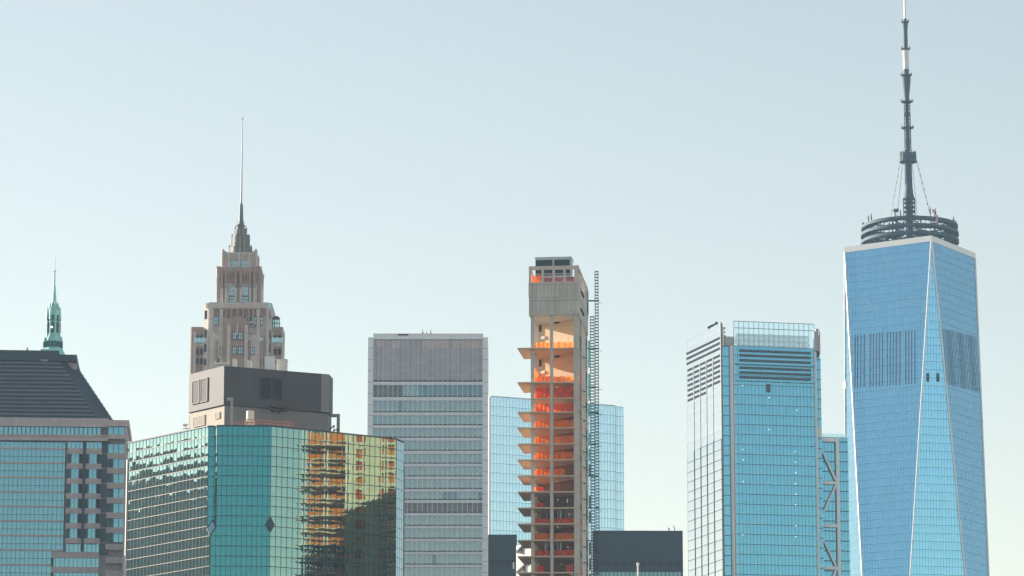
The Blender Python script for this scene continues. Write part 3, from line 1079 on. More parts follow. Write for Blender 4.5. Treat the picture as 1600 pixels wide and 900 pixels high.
    PL.box(e, -lenL - .35, -lenL, z(846), z(692), -1.5, .25, 0)
    e.build('corner_glint', M['white_metal'], root)
    e = MB()
    for p0, p1 in ((Lp, P1), (P1, I), (I, P2), (P2, F), (F, G), (G, Sv)):
        e.bar(Z(p0, zt + .06), Z(p1, zt + .06), .5, .3)
    e.build('coping', M['g_mull'], root)
    # ---- plant storey set back on the roof
    YP = 986
    c0 = at(352, 572, YP)
    zp = c0.z
    QL = Plane((c0.x, c0.y, 0), dirv(-50), (0, 0, 1))
    QR = Plane((c0.x, c0.y, 0), dirv(25), (0, 0, 1))
    kp = YP * 1.03 / FPX
    lL = -QL.hit(297, 620)[0]
    lR = QR.hit(500, 610)[0]
    lR2 = QR.hit(512.5, 610)[0] - lR
    A = QL.p(-lL, 0)
    B = QR.p(lR + lR2, 0)
    zs = QR.hit(352, 634)[1]
    bk = [(B.x + .7, B.y + 6), (A.x + 6, A.y + 26)]
    low = MB()
    low.prism([(A.x, A.y), (c0.x, c0.y), (B.x, B.y)] + bk, zt - 1, zs)
    lw = low.build('plant_storey', M['midgrey'], root)
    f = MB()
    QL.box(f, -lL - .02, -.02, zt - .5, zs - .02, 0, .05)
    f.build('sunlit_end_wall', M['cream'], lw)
    upb = MB()
    o_ = Vector((-.25, -.4, 0))
    cc = c0 + o_
    upb.prism([(A.x - .3, A.y - .2), (cc.x, cc.y), (B.x + .3, B.y - .4)] + [(bk[0][0] + .3, bk[0][1]), bk[1]], zs + .25, zp)
    upw = upb.build('plant_cladding', M['grey_panel'], lw)
    g2 = MB()
    QL.box(g2, -lL, .15, zs, zs + .25, -.2, .1)
    QR.box(g2, -.1, lR + lR2, zs, zs + .25, -.2, .1)
    g2.build('shadow_gap', M['black'], lw)
    ch = MB()
    QR.box(ch, lR, lR + lR2 + .1, zs + .3, zp - .1, 0, .75)
    ch.build('pale_end_panel', M['end_panel'], lw)
    def louvre(Q, x0, y0, x1, y1, off, frame, blade):
        m_ = MB()
        Q.pbox(m_, x0, y0, x1, y1, off, off + .06, 0)
        u0, v1 = Q.hit(x0, y0)
        u1, v0_ = Q.hit(x1, y1)
        nb = 14
        for i in range(nb):
            v = v0_ + (v1 - v0_) * (i + .5) / nb
            Q.box(m_, u0, u1, v - .06, v + .06, off + .06, off + .16, 1)
        for (ua, ub, va, vb) in ((u0 - .2, u0, v0_ - .2, v1 + .2), (u1, u1 + .2, v0_ - .2, v1 + .2), (u0, u1, v1, v1 + .2), (u0, u1, v0_ - .2, v0_)):
            Q.box(m_, ua, ub, va, vb, off, off + .2, 2)
        m_.build('louvre', [M['louvre_dark'], M[blade], M[frame]], lw)
    louvre(QL, 303.5, 597, 313, 629, .45, 'end_panel', 'louvre_mid')
    louvre(QL, 316.5, 593.5, 326, 626, .45, 'end_panel', 'louvre_mid')
    louvre(QR, 407, 590.5, 420.5, 624, .45, 'grey_panel', 'louvre_dark')
    louvre(QR, 425.5, 592.5, 439, 626, .45, 'grey_panel', 'louvre_dark')
    louvre(QL, 303.5, 653, 320, 663, .06, 'cream', 'louvre_tan')
    louvre(QL, 338, 646.5, 343.5, 652.5, .06, 'cream', 'louvre_tan')
    mm = MB()
    QR.pbox(mm, 420, 635.5, 448, 640, .4, 2.2)
    QR.pbox(mm, 422, 640, 430, 644, .4, 1.6)
    QR.pbox(mm, 437, 640, 446, 643.5, .4, 1.6)
    QR.pbox(mm, 433, 632, 437, 646, .3, .8)
    mm.build('hoist_housing', M['maroon'], lw)
    # parapet clutter on top of the plant storey, each a thing of its own
    def unit(x, y0, y1, wpx, dpth, Y, name, label, mat, cat='roof unit', legs=False):
        q = at(x, y1, Y)
        h = at(x, y0, Y).z - q.z
        u = MB()
        hw = wpx * kp / 2
        zb_ = zp
        u.box(q.x - hw, q.x + hw, Y, Y + dpth, zb_ + (.0 if not legs else .5), q.z + h)
        u.box(q.x - hw - .12, q.x + hw + .12, Y - .12, Y + dpth + .12, q.z + h, q.z + h + .18)
        u.box(q.x - hw * .7, q.x + hw * .7, Y - .1, Y, zb_ + h * .35, zb_ + h * .75, 1)
        if legs:
            for sx in (-1, 1):
                u.box(q.x + sx * hw * .8 - .1, q.x + sx * hw * .8 + .1, Y + .2, Y + .5, zb_, zb_ + .5)
        tag(u.build(name, [M[mat], M['louvre_dark']]), label, cat)
    unit(366, 561.5, 571, 6, 3, 996, 'roof_vent', 'small white vent box above the corner of the dark grey plant storey', 'white_metal')
    unit(389, 564, 572, 6, 3, 1000, 'roof_vent', 'small white vent box at the middle of the grey plant storey roof', 'white_metal')
    unit(421, 558, 574, 15, 4, 1003, 'air_handler', 'wide pale grey air handling box on the grey plant storey roof', 'alu')
    unit(440, 562, 577, 16, 4, 1008, 'air_handler', 'cream topped air handling box rightmost on the grey plant storey roof', 'white_metal')
    pr = MB()
    q0, q1 = QL.p(*QL.hit(331, 577), -1.2), QL.p(*QL.hit(351, 573), -1.2)
    pr.box(q0.x, q1.x, q1.y + 2, q1.y + 3, zp - .2, zp + 1.5)
    pr.bar((q0.x, q1.y + 1.8, zp + 1.2), (q1.x, q1.y + 1.8, zp + 1.2), .5)
    for i in range(3):
        x = q0.x + (q1.x - q0.x) * i / 2
        pr.bar((x, q1.y + 1.9, zp), (x, q1.y + 1.9, zp + 2.0), .2)
    tag(pr.build('cable_tray', M['white_metal']), 'white boxed duct along the sunlit left corner of the plant storey roof', 'duct')
    dk = MB()
    for (x, w_) in ((358, 8), (376, 12), (400, 14)):
        q = at(x, 570, 1001)
        dk.box(q.x - w_ * kp / 2, q.x + w_ * kp / 2, 1001, 1003, zp - .2, zp + 1.3)
    for i in range(16):
        q = at(355 + i * 3.4, 569, 1000)
        dk.bar((q.x, 1000, zp), (q.x, 1000, zp + .9 + .7 * random.random()), .18)
    a0, a1 = at(355, 569, 1000), at(406, 569, 1000)
    dk.bar((a0.x, 1000, zp + 1.0), (a1.x, 1000, zp + 1.0), .15)
    tag(dk.build('pipe_rack', M['slate']), 'low dark pipe rack between the white vents on the plant storey roof', 'pipe rack')
    # things on the glass block's own roof
    def on_roof(px, Y):
        return Xat(px, Y, zt)
    rl = MB()
    Yr = 963.0
    top = lambda px, py, Y: at(px, py, Y).z
    def rail(p0, p1, n, h):
        for i in range(n + 1):
            q = p0.lerp(p1, i / n)
            rl.bar((q.x, q.y, zt), q, .16)
        for dz in (0, -.6 * h):
            rl.bar(p0 + Vector((0, 0, dz)), p1 + Vector((0, 0, dz)), .18)
    ra, rb_, rc = at(367, 661, Yr), at(386, 655, Yr + 1), at(458, 660.5, Yr + 7)
    rail(ra, rb_, 5, 1.3)
    rail(rb_, rc, 10, 1.3)
    tag(rl.build('roof_railing', M['rust_red']), 'thin rusty red railing along the edge of the green glass roof', 'railing')
    tk = MB()
    x, Yk = at(391, 650, 968).x, 968
    zk = top(391, 641.5, Yk)
    tk.lathe(x, Yk, [(1.0, zt), (1.0, zk - .3), (.8, zk - .1), (.2, zk)], 16)
    tk.box(x - 1.2, x + 1.2, Yk - 1.1, Yk + 1.1, zt, top(391, 659, Yk))
    tag(tk.build('flue', M['white_metal']), 'short white flue drum behind the rusty railing on the glass roof', 'flue')
    ps = MB()
    x, Yd = at(362, 640, 965).x, 965
    zd = top(362, 621.5, Yd)
    ps.box(x - .32, x + .32, Yd - .3, Yd + .3, zt, zd - .72)
    ps.box(x - 1.25, x + .34, Yd - .32, Yd + .32, zd - .7, zd)
    tag(ps.build('davit_post', M['grey_steel']), 'grey davit post with a short arm to the left against the dark plant wall', 'davit')
    ps = MB()
    Yd = 972
    x0, x1, zd = at(518, 650, Yd).x, at(528, 650, Yd).x, top(525, 647, Yd)
    ps.box(x0 - .2, x1 + .5, Yd - .3, Yd + .3, zd - .8, zd)
    ps.box(x1 - .3, x1 + .5, Yd - .33, Yd + .33, zt, zd - .82)
    tag(ps.build('roof_davit', M['midgrey']), 'grey right angled davit frame at the right end of the plant storey', 'davit')
    an = MB()
    x, zz_ = at(520, 672, 971).x, top(520, 676, 971)
    an.bar((x, 971, zt - .2), (x + .4, 971, zz_ + 1.9), .22)
    an.bar((x + .4, 971, zz_ + 1.9), (x - 1.0, 971, zz_ + .7), .28)
    an.bar((x, 971, zz_ + .3), (x + 1.6, 971, zz_ + 1.1), .28)
    tag(an.build('roof_bracket', M['slate']), 'small dark folded bracket at the foot of the right angled davit', 'bracket')
    ds = MB()
    q = at(291, 665, 985)
    x, zz_ = q.x, q.z
    ds.bar((x, 985, zt - .8), (x, 985, zz_), .2)
    ds.lathe(x - .3, 984.8, [(.1, zz_ - .3), (.7, zz_), (.8, zz_ + .3)], 12)
    ds.bar((x - .8, 985, zz_ - .8), (x + .8, 985, zz_ - .8), .25)
    tag(ds.build('satellite_dish', M['white_metal']), 'tiny pale dish on the glass roof left of the cream wall', 'satellite dish')
green_tower()

# the block across the street that the rippled left face mirrors
def mirrored_block():
    b = MB()
    z0 = 173
    x1 = -205
    b.box(x1 - 60, x1, 930, 1075, 0, z0)
    b.box(x1 - 60, x1 - 2, 975, 1010, z0, z0 + 7)
    for i in range(36):
        b.box(x1, x1 + .5, 931 + i * 4, 932.2 + i * 4, 0, z0 - 2, 1)
    tag(b.build('stone_block', [M['midgrey'], M['concrete']]), 'dark ribbed block outside the frame, seen only mirrored in the rippled green glass', 'building')
mirrored_block()

# ================================================================== grey aluminium slab with ribbon windows
def grey_slab():
    P = VP(668, 1262, 0.0)
    c = at(668, 700, 1262)
    root = thing('grey_slab_tower', 'flat topped grey slab tower with white floor bands and a mauve louvred top', 'building', (c.x, 1280, 0))
    X = lambda px, y=720: P.hit(px, y)[0]
    z = lambda y: P.hit(668, y)[1]
    uL, uR = X(583.2, 560), X(754.2, 560)
    ua, ub = X(575.2, 560), X(762.3, 560)
    b = MB()
    P.box(b, uL, uR, 0, z(523), -30, -.9)
    b.build('core', M['midgrey'], root)
    for (a0, a1) in ((ua, uL), (uR, ub)):
        p = MB()
        P.box(p, a0, a1, 0, z(527.8), -30, .9)
        for i in range(22):
            y = 545 + 17.5 * i
            P.box(p, a0 - .02, a1 + .02, z(y + .5), z(y), -30.02, .93, 1)
        p.build('corner_pier', [M['alu'], M['h_glass_mech']], root)
    cap = MB()
    P.box(cap, uL, uR, z(530.3), z(522), -30, .5)
    P.box(cap, uL - .1, uR + .1, z(523.2), z(521.7), -30, .65)
    P.pbox(cap, 622, 522.6, 638, 524.6, .65, .8, 1)
    cap.build('roof_cap', [M['alu'], M['black']], root)
    lv = MB()
    P.box(lv, uL, uR, z(594), z(530.3), -.9, -.25)
    for (xa, xb, y1) in ((661, 699, 543.5), (708, 753, 543.5), (612, 625, 543), (588, 600, 541)):
        P.pbox(lv, xa, 532, xb, y1, -.25, -.235, 1)
    lv.build('louvre_panel', [M['mauve'], M['mauve_pink']], root)
    nb = 22
    fl = MB()
    bw = (uR - uL) / nb
    rnd = random.Random(3)
    for i in range(nb + 1):
        P.box(fl, uL + i * bw - .07, uL + i * bw + .07, 0, z(530.4), -.3, .42)
    for i in range(nb):
        if i % 2 == 0:
            P.box(fl, uL + (i + .5) * bw - .04, uL + (i + .5) * bw + .04, z(594), z(531), -.3, -.15)
    fl.build('column_fins', M['alu_line'], root)
    # spandrel tops / bottoms in photo rows
    sp = [(596.6, 601.6), (620.3, 626), (644.4, 649.2), (664.3, 669.2), (684, 688.7), (704.4, 709.3), (724.5, 729), (744.5, 749), (764, 768.5), (781.2, 786), (801.5, 806), (821.7, 826),
          (841.8, 846.2), (862.3, 866.4), (882.3, 886.4), (902.4, 906.6)]
    sm = MB()
    prev = 594
    for i, (y0, y1) in enumerate(sp):
        P.box(sm, uL, uR, z(y1), z(y0), -.9, .12)
        P.box(sm, uL, uR, z(y0) + .02, z(y0 - 1.9), -.9, -.1, 1)
    P.box(sm, uL, uR, 0, z(906.6), -.9, .1)
    sm.build('spandrel_bands', [M['alu'], M['black']], root)
    for i in range(len(sp) - 1):
        ya, yb = sp[i][1], sp[i + 1][0] - 1.9
        g = MB()
        mi = 1 if i == 0 else (2 if i == 9 else 0)
        dark = {1: (5,), 5: (), 7: (3,), 6: (4,), 13: (12,), 15: (16,), 8: (21, 14, 15, 16)}.get(i, ())
        if i == 0:
            runs = [(0, 6, 2), (6, 9, 0), (9, 22, 1)]
        else:
            runs = []
            s = 0
            for d in sorted(dark):
                if d > s:
                    runs.append((s, d, mi))
                runs.append((d, d + 1, 1))
                s = d + 1
            runs.append((s, nb, mi))
        for a0, a1, m_ in runs:
            if a1 <= a0:
                continue
            pts = [(uL + a0 * bw, z(yb)), (uL + a1 * bw, z(yb)), (uL + a1 * bw, z(ya)), (uL + a0 * bw, z(ya))]
            k = 40 * i
            g.face([P.p(u, v, -.3) for u, v in pts], m_, [(a0 + k, i), (a1 + k, i), (a1 + k, i + 1), (a0 + k, i + 1)])
        for j in range(nb):
            P.box(g, uL + (j + .5) * bw - .03, uL + (j + .5) * bw + .03, z(yb), z(ya), -.3, -.2, 3)
        g.build('window_band', [M['h_glass'], M['h_glass_dark'], M['h_glass_mech'], M['h_glass_mech']], root)
    for (px, h, wd) in ((660.2, 512.3, .5), (666.0, 513.5, .28), (672.8, 512.0, .42)):
        a = MB()
        u = X(px, 520)
        q = P.p(u, z(522), -4)
        a.bar(q, (q.x, q.y, z(h)), wd * .45)
        a.bar((q.x, q.y, z(520)), (q.x, q.y, z(516)), wd)
        a.bar((q.x - wd, q.y, z(521)), (q.x + wd, q.y, z(521)), .35)
        if wd > .4:
            a.bar((q.x - .5, q.y, z(518.5)), (q.x + .1, q.y, z(516.5)), .2)
        lab = {660.2: 'leftmost of three thin antennas on the grey slab roof, with a thick foot', 666.0: 'thinnest and middle of three antennas on the grey slab roof', 672.8: 'rightmost of three thin antennas on the grey slab roof'}[px]
        tag(a.build('antenna', M['slate']), lab, 'antenna', 'antennas on the grey slab roof')
    a = MB()
    q0, q1 = P.p(X(587.5, 521), z(520.6), -3), P.p(X(627.5, 521), z(520.6), -3)
    a.bar(q0, q1, .3)
    for i in range(9):
        q = q0.lerp(q1, i / 8)
        a.bar((q.x, q.y, z(522)), (q.x, q.y, z(520.6)), .15)
    for px in (633, 640):
        q = P.p(X(px, 521), 0, -3)
        a.bar((q.x, q.y, z(522)), (q.x, q.y, z(518)), .2)
    a.build('roof_rail', M['slate'], root)
grey_slab()

# ================================================================== pale blue glass tower behind the construction tower
def blue_tower():
    Y = 1648
    P = VP(766.5, Y, 23.5)
    root = thing('pale_blue_tower', 'plain pale blue glass tower standing behind the concrete construction tower', 'building', (P.O.x + 25, Y + 40, 0))
    zt = P.hit(767, 619.5)[1]
    u1, u2 = P.hit(961.5, 640)[0], P.hit(976.5, 640)[0]
    b = MB()
    pts = [P.p(.2, 0, -.5), P.p(u1, 0, -.5), P.p(u1, 0, -2.2), P.p(u2 - .2, 0, -2.2), P.p(u2 - .2, 0, -45), P.p(-6, 0, -40)]
    b.prism([(q.x, q.y) for q in pts], 0, zt - .6)
    b.build('core', M['midgrey'], root)
    curtain(root, P, [(0, 0), (u1, 0), (u1, zt), (0, zt)], 1.5, 4.15, M['i_glass'], M['i_mull'], wv=.10, wh=.16, dep=.08, v0=zt - 4.15 * 70, vlow=150)
    P2 = Plane(P.p(u1, 0, -1.6), P.U, (0, 0, 1))
    curtain(root, P2, [(0, 0), (u2 - u1, 0), (u2 - u1, zt + .3), (0, zt + .3)], 1.5, 4.15, M['i_glass'], M['i_mull'], wv=.10, wh=.16, dep=.08, v0=zt - 4.15 * 70, vlow=150)
    s = MB()
    P.box(s, u1 - .15, u1 + .15, 0, zt, -1.6, .05)
    s.build('corner_trim', M['alu_line'], root)
    L = Plane(P.p(-.9, 0, -40), (P.p(0, 0, 0) - P.p(-.9, 0, -40)), (0, 0, 1))
    ln = (P.p(0, 0, 0) - P.p(-.9, 0, -40)).length
    curtain(root, L, [(0, 0), (ln, 0), (ln, zt), (0, zt)], 6, 4.15, M['w_left'], M['alu'], wv=.05, wh=.05, dep=.02, v0=0, vlow=150, name='side_curtain_wall')
    e = MB()
    P.box(e, -.75, 0, 0, zt, -.7, .05)
    e.build('corner_sky_glint', M['white_metal'], root)  # white strip stands for bright sky mirrored in the narrow side face
    e = MB()
    P.box(e, 0, u1, zt, zt + .35, -1, .1)
    e.build('coping', M['i_mull'], root)
blue_tower()

# ================================================================== two dark steel blocks low behind
def dark_blocks():
    P = VP(780, 1480, 0)
    root = thing('dark_block', 'small dark slate block squeezed between the grey slab and the concrete tower', 'building', (P.O.x, 1495, 0))
    b = MB()
    x0, x1 = P.hit(755, 860)[0], P.hit(807.3, 860)[0]
    z = lambda y: P.hit(780, y)[1]
    P.box(b, x0, x1, 0, z(835.5), -30, 0)
    P.box(b, x0, x1 + .1, z(836.8), z(835.3), -30, .15)
    b.build('wall', M['darksteel'], root)
    b = MB()
    for i in range(5):
        P.pbox(b, 764 + i * 9, 876, 771 + i * 9, 883, 0, .06)
    b.build('louvre', M['louvre_dark'], root)
    b = MB()
    P.pbox(b, 801.3, 879, 803.5, 889, .1, .6)
    b.build('wall_lamp', M['white_metal'], root)

    P = VP(1000, 1540, 0.6)
    root = thing('dark_block', 'wide dark steel block with glass ribbon low at the right of the concrete tower', 'building', (P.O.x, 1560, 0))
    z = lambda y: P.hit(1000, y)[1]
    x0, x1 = P.hit(926, 860)[0], P.hit(1067, 860)[0]
    b = MB()
    P.box(b, x0, x1, 0, z(829.5), -45, 0)
    P.box(b, x0, x1, z(831), z(829.2), -45, .2)
    P.box(b, x0, x1, z(890.5), z(886), 0, .35)
    b.build('wall', M['darksteel'], root)
    n = 10
    for i in range(n):
        l = MB()
        a = x0 + (x1 - x0) * (i + .15) / n
        P.box(l, a, a + (x1 - x0) * .07, z(884), z(876.5), 0, .06)
        l.build('louvre', M['louvre_dark'], root)
    curtain(root, P, [(x0, 0), (x1 - .8, 0), (x1 - .8, z(892)), (x0, z(892))], 1.6, 4.1, M['darkteal'], M['darksteel'], wv=.25, wh=.9, d=.08, v0=z(892) - 4.1 * 60, vlow=170, name='ribbon_glass')
    v = MB()
    q = P.p(P.hit(1017.5, 828)[0], z(829), -8)
    v.lathe(q.x, q.y, [(2.6, z(829.5)), (2.6, z(827.2)), (2.9, z(827)), (2.7, z(826.3))], 20)
    tag(v.build('roof_fan', M['midgrey']), 'low round fan housing on the wide dark block roof', 'roof fan')
    a = MB()
    y = q.y
    p = lambda px, py: Vector((Xat(px, y, z(py)), y, z(py)))
    for s, e, w_ in (((1044, 820), (1048, 830), .25), ((1052.5, 817), (1055.5, 828), .3), ((1044, 820), (1046, 823), .4), ((1048, 828), (1058, 829), .7), ((1052, 826), (1057, 830), .6), ((1048, 830), (1055, 826), .25)):
        a.bar(p(*s), p(*e), w_)
    tag(a.build('roof_davit', M['slate']), 'pair of thin tilted davit arms at the right end of the wide dark block roof', 'davit')
    # slender white mast in front of the wide block
    m = MB()
    q = at(996.8, 880, 1400)
    m.tube((q.x, 1400, 0), (q.x, 1400, q.z - 1), .45, .32, 10)
    m.lathe(q.x, 1400, [(.32, q.z - 1), (.5, q.z - .8), (.5, q.z), (.1, q.z + .3)], 10)
    tag(m.build('white_mast', M['white_metal']), 'slender white mast standing in front of the wide dark block', 'mast')
    # pale stone block just visible under the balconies
    P = VP(818, 1300, -50)
    root = thing('pale_block', 'pale sunlit block with dark sloping struts glimpsed left of the lower concrete balconies', 'building', (P.O.x, 1310, 0))
    b = MB()
    b0, b1 = P.hit(806.5, 880)[0], P.hit(842, 880)[0]
    P.box(b, b0, b1, 0, P.hit(818, 851)[1], -12, 0)
    b.build('wall', M['pale_stone'], root)
    for (p0, p1) in (((808, 863), (824, 846)), ((808, 895), (832, 872))):
        s = MB()
        a_, c_ = P.p(*P.hit(*p0), .3), P.p(*P.hit(*p1), .3)
        s.bar(a_, c_, .55)
        m_ = a_.lerp(c_, .5)
        s.bar((m_.x, m_.y, m_.z - 2.4), m_, .4)
        s.build('sloping_strut', M['louvre_dark'], root)
dark_blocks()

# ================================================================== concrete tower under construction
def concrete_tower():
    TH = -6.0
    O = at(829, 600, 930)
    dirv = Vector((math.cos(R(TH)), math.sin(R(TH)), 0))
    back = Vector((-dirv.y, dirv.x, 0))
    P = Plane((O.x, O.y, 0), dirv, (0, 0, 1))
    LEAN = Vector((.0, 0, 0))
    root = thing('concrete_tower', 'slim concrete tower under construction with open floors, balconies and orange safety nets', 'building', (O.x + 6, O.y + 13, 0))
    z = lambda y: P.hit(866, y)[1]
    Wd, Dp = 11.75, 27.0
    def Q(u, v, zz):
        q = P.p(u, zz, -v)
        return q
    def poly(pts):
        return [(Q(u, v, 0).x, Q(u, v, 0).y) for u, v in pts]
    ys = [543.5, 597, 621.7, 643.5, 668, 693, 718, 743, 768, 793, 818, 843.5, 868.8, 894, 919]
    tops = [z(y) for y in ys]
    pitch = tops[-2] - tops[-1]
    while tops[-1] > 60:
        tops.append(tops[-1] - pitch)
    base = tops[-1]
    th = .30
    # lower shaft that nobody sees is plain
    b = MB()
    b.prism(poly([(0, 0), (Wd, 0), (Wd, Dp), (0, Dp)]), 0, base - th)
    b.build('lower_shaft', M['concrete'], root)
    bal = {1, 3, 4, 5, 6, 7, 8, 9, 10, 11, 12, 13, 14, 0}
    for i, zt in enumerate(tops):
        s = MB()
        if i == 2:
            pl = [(-.1, -.15), (Wd, -.15), (Wd, Dp), (0, Dp)]
        else:
            pl = [(-3.1, -.9), (3.4, -.9), (4.6, -.15), (Wd, -.15), (Wd, Dp), (0, Dp), (0, 12.5), (-2.9, 12.5)]
        s.prism(poly(pl), zt - th, zt)
        s.build('floor_slab', M['slab'], root)
    ztopo = z(492.5)
    lev = [ztopo + th] + tops
    # columns
    def column(u, v, w_, d_, z0, z1, mat='concrete_side'):
        c = MB()
        c.prism(poly([(u, v), (u + w_, v), (u + w_, v + d_), (u, v + d_)]), z0, z1)
        return c
    for (u, v, w_, d_) in ((.05, .05, .85, .8), (4.75, .05, .75, .8), (10.55, .05, 1.15, 1.2)):
        c = MB()
        for i in range(1, len(lev)):
            c.prism(poly([(u, v), (u + w_, v), (u + w_, v + d_), (u, v + d_)]), lev[i], lev[i - 1] - th)
        c.build('column', M['concrete'], root)
    for (u, v, w_, d_) in ((.1, 6.2, .7, .7), (.1, 12.2, .8, .8), (10.9, 5.5, .75, .75)):
        c = MB()
        for i in range(1, len(lev)):
            c.prism(poly([(u, v), (u + w_, v), (u + w_, v + d_), (u, v + d_)]), lev[i], lev[i - 1] - th)
        c.build('column', M['concrete_side'], root)
    # solid walls at the rear: the left one has a column of openings, the right one is a blank strip
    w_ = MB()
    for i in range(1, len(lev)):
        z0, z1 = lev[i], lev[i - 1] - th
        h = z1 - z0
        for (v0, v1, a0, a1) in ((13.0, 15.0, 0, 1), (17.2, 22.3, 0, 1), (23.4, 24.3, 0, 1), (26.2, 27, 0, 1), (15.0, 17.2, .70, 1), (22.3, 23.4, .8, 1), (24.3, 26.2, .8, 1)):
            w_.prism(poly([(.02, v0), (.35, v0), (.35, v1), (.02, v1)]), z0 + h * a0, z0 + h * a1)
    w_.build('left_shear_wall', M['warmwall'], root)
    for (va, vb, tk, nm) in ((9.5, 20, .4, 'right_shear_wall'), (24.5, 26.8, .4, 'right_shear_wall'), (2.2, 2.9, .5, 'column')):
        w_ = MB()
        for i in range(1, len(lev)):
            w_.prism(poly([(Wd - tk, va), (Wd - .05, va), (Wd - .05, vb), (Wd - tk, vb)]), lev[i], lev[i - 1] - th)
        w_.build(nm, M['concrete_side'], root)
    # core wall inside, turned to catch sun from the left; lower floors coloured as shaded
    for (ia, ib, mt) in ((1, 3, 'warmwall'), (3, len(lev), 'shaded_core')):
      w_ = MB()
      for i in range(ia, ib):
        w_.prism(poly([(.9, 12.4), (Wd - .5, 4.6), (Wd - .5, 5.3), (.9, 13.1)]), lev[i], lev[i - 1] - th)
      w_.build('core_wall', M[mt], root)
    CW = Plane(Q(.9, 12.35, 0), Q(Wd - .5, 4.55, 0) - Q(.9, 12.35, 0), (0, 0, 1))
    for (x0, y0, x1, y1) in ((835, 508, 846, 519), (835, 562, 846, 573)):
        o = MB()
        CW.pbox(o, x0, y0, x1, y1, .0, .04)
        CW.pbox(o, x0 + 1, y0 + 12, x1 + 1, y0 + 20.5, .0, .05, 1)
        CW.pbox(o, x0, y0 - .9, x1, y0, 0, .25, 1)
        CW.pbox(o, x0, y1 + 9, x1 + 6, y1 + 10.2, 0, .25, 2)
        o.build('core_opening', [M['louvre_dark'], M['slab'], M['concrete']], root)
    for (x0, y0) in ((868, 503), (868, 556)):
        o = MB()
        CW.pbox(o, x0, y0, x0 + 6, y0 + 2.2, .0, .5)
        o.build('bracket', M['black'], root)
    # nets: bay by bay
    rnd = random.Random(11)
    bays = [(1.0, 4.7), (5.55, 10.5)]
    kinds = {0: ('net', .20), 1: ('net', .20), 2: ('net_red', .80), 3: ('net_red', .72), 4: ('net', .58), 5: ('net', .58), 6: ('net', .58), 7: ('net', .55), 8: None, 9: None, 10: ('net_red', .42), 11: ('net', .52), 12: ('net_red', .46), 13: None, 14: ('net', .5)}
    for i in range(15):
        kd = kinds.get(i)
        z0 = tops[i]
        h = lev[i] - th - z0
        for bi, (a0, a1) in enumerate(bays):
            if kd is None:
                if not (bi == 0 or i == 13):
                    continue
                n_ = MB()
                hh = h * (.42 if i != 13 else .55)
                ua = a0 + .3 if bi == 0 else a0 + 2.9
                P.box(n_, ua, ua + 1.6, z0 + .05, z0 + hh, -2.3, -2.25)
                n_.build('safety_net', M['net_red'], root)
                continue
            mk, fr = kd
            if i == 7 and bi == 1:
                a1 = a0 + 2.6
            n_ = MB()
            nseg = 12
            dep = -.9 if i < 2 else -1.3
            prev = None
            for j in range(nseg + 1):
                u = a0 + (a1 - a0) * j / nseg
                dd = dep + .10 * math.sin(j * 1.9 + i) + rnd.uniform(-.05, .05)
                tz = z0 + h * fr + rnd.uniform(-.12, .10) - .12 * math.sin(math.pi * (j % 4) / 4)
                cur = (P.p(u, z0 + .05, dd), P.p(u, tz, dd + rnd.uniform(-.06, .06)))
                if prev:
                    n_.face([prev[0], cur[0], cur[1], prev[1]])
                prev = cur
            n_.build('safety_net', M[mk], root)
        # nets along the right and left sides
        n_ = MB()
        n_.face([Q(Wd - .15, 3.2, z0), Q(Wd - .15, 9.3, z0), Q(Wd - .15, 9.3, z0 + h * .5), Q(Wd - .15, 3.2, z0 + h * .5)])
        n_.build('side_net', M['net_red' if i % 3 else 'net_green'], root)
        if 1 <= i:
            n_ = MB()
            v0, v1 = (.9, 6.1), (7.0, 12.1)
            for v in (v0, v1):
                n_.face([Q(.6, v[0], z0), Q(.6, v[1], z0), Q(.6, v[1], z0 + h * .55), Q(.6, v[0], z0 + h * .55)])
            n_.build('balcony_net', M['net'], root)
        n_ = MB()
        n_.face([Q(.45, 15, z0), Q(.45, 17.2, z0), Q(.45, 17.2, z0 + h * .6), Q(.45, 15, z0 + h * .6)])
        n_.face([Q(.45, 22.3, z0), Q(.45, 26.2, z0), Q(.45, 26.2, z0 + h * .6), Q(.45, 22.3, z0 + h * .6)])
        n_.build('rear_net', M['net' if i % 2 == 0 else 'net_red'], root)
    # green netting at the rear right corner
    for i in range(len(tops[:14])):
        if i in (3, 7, 10):
            continue
        z0 = tops[i]
        h = lev[i] - th - z0
        n_ = MB()
        n_.face([Q(Wd + .05, 20.5, z0), Q(Wd + .05, 24.4, z0), Q(Wd + .05, 24.4, z0 + h * .8), Q(Wd + .05, 20.5, z0 + h * .8)])
        n_.face([Q(Wd + .05, 27.0, z0), Q(Wd + .7, 27.2, z0), Q(Wd + .7, 27.2, z0 + h * .85), Q(Wd + .05, 27.0, z0 + h * .85)])
        n_.build('corner_net', M['net_green'], root)
    # short cantilever props on the right face
    for i in range(13):
        p_ = MB()
        p_.bar(Q(Wd - .1, 13, tops[i] + .1), Q(Wd + .35, 17, tops[i] + .5), .22)
        p_.bar(Q(Wd, 20.3, tops[i] + .2), Q(Wd + .9, 20.3, tops[i] + .6), .16, m=1)
        p_.build('edge_prop', [M['louvre_dark'], M['rust_red']], root)
    # posts and standing steel on the lower floors
    for i, us in ((10, (6.4, 7.1, 8.4, 9.0, 9.6, 10.1, 3.6, 2.2)), (12, (6.4, 7.1, 3.4, 3.9))):
        for u in us:
            p_ = MB()
            z0 = tops[i]
            h = lev[i] - th - z0
            p_.tube(Q(u, 1.9, z0), Q(u, 1.9, z0 + h), .18 if u in (7.1, 3.4) else .09, n=8)
            p_.build('shoring_post', M['chiller' if u in (7.1, 3.4, 6.4) else 'grey_steel'], root)
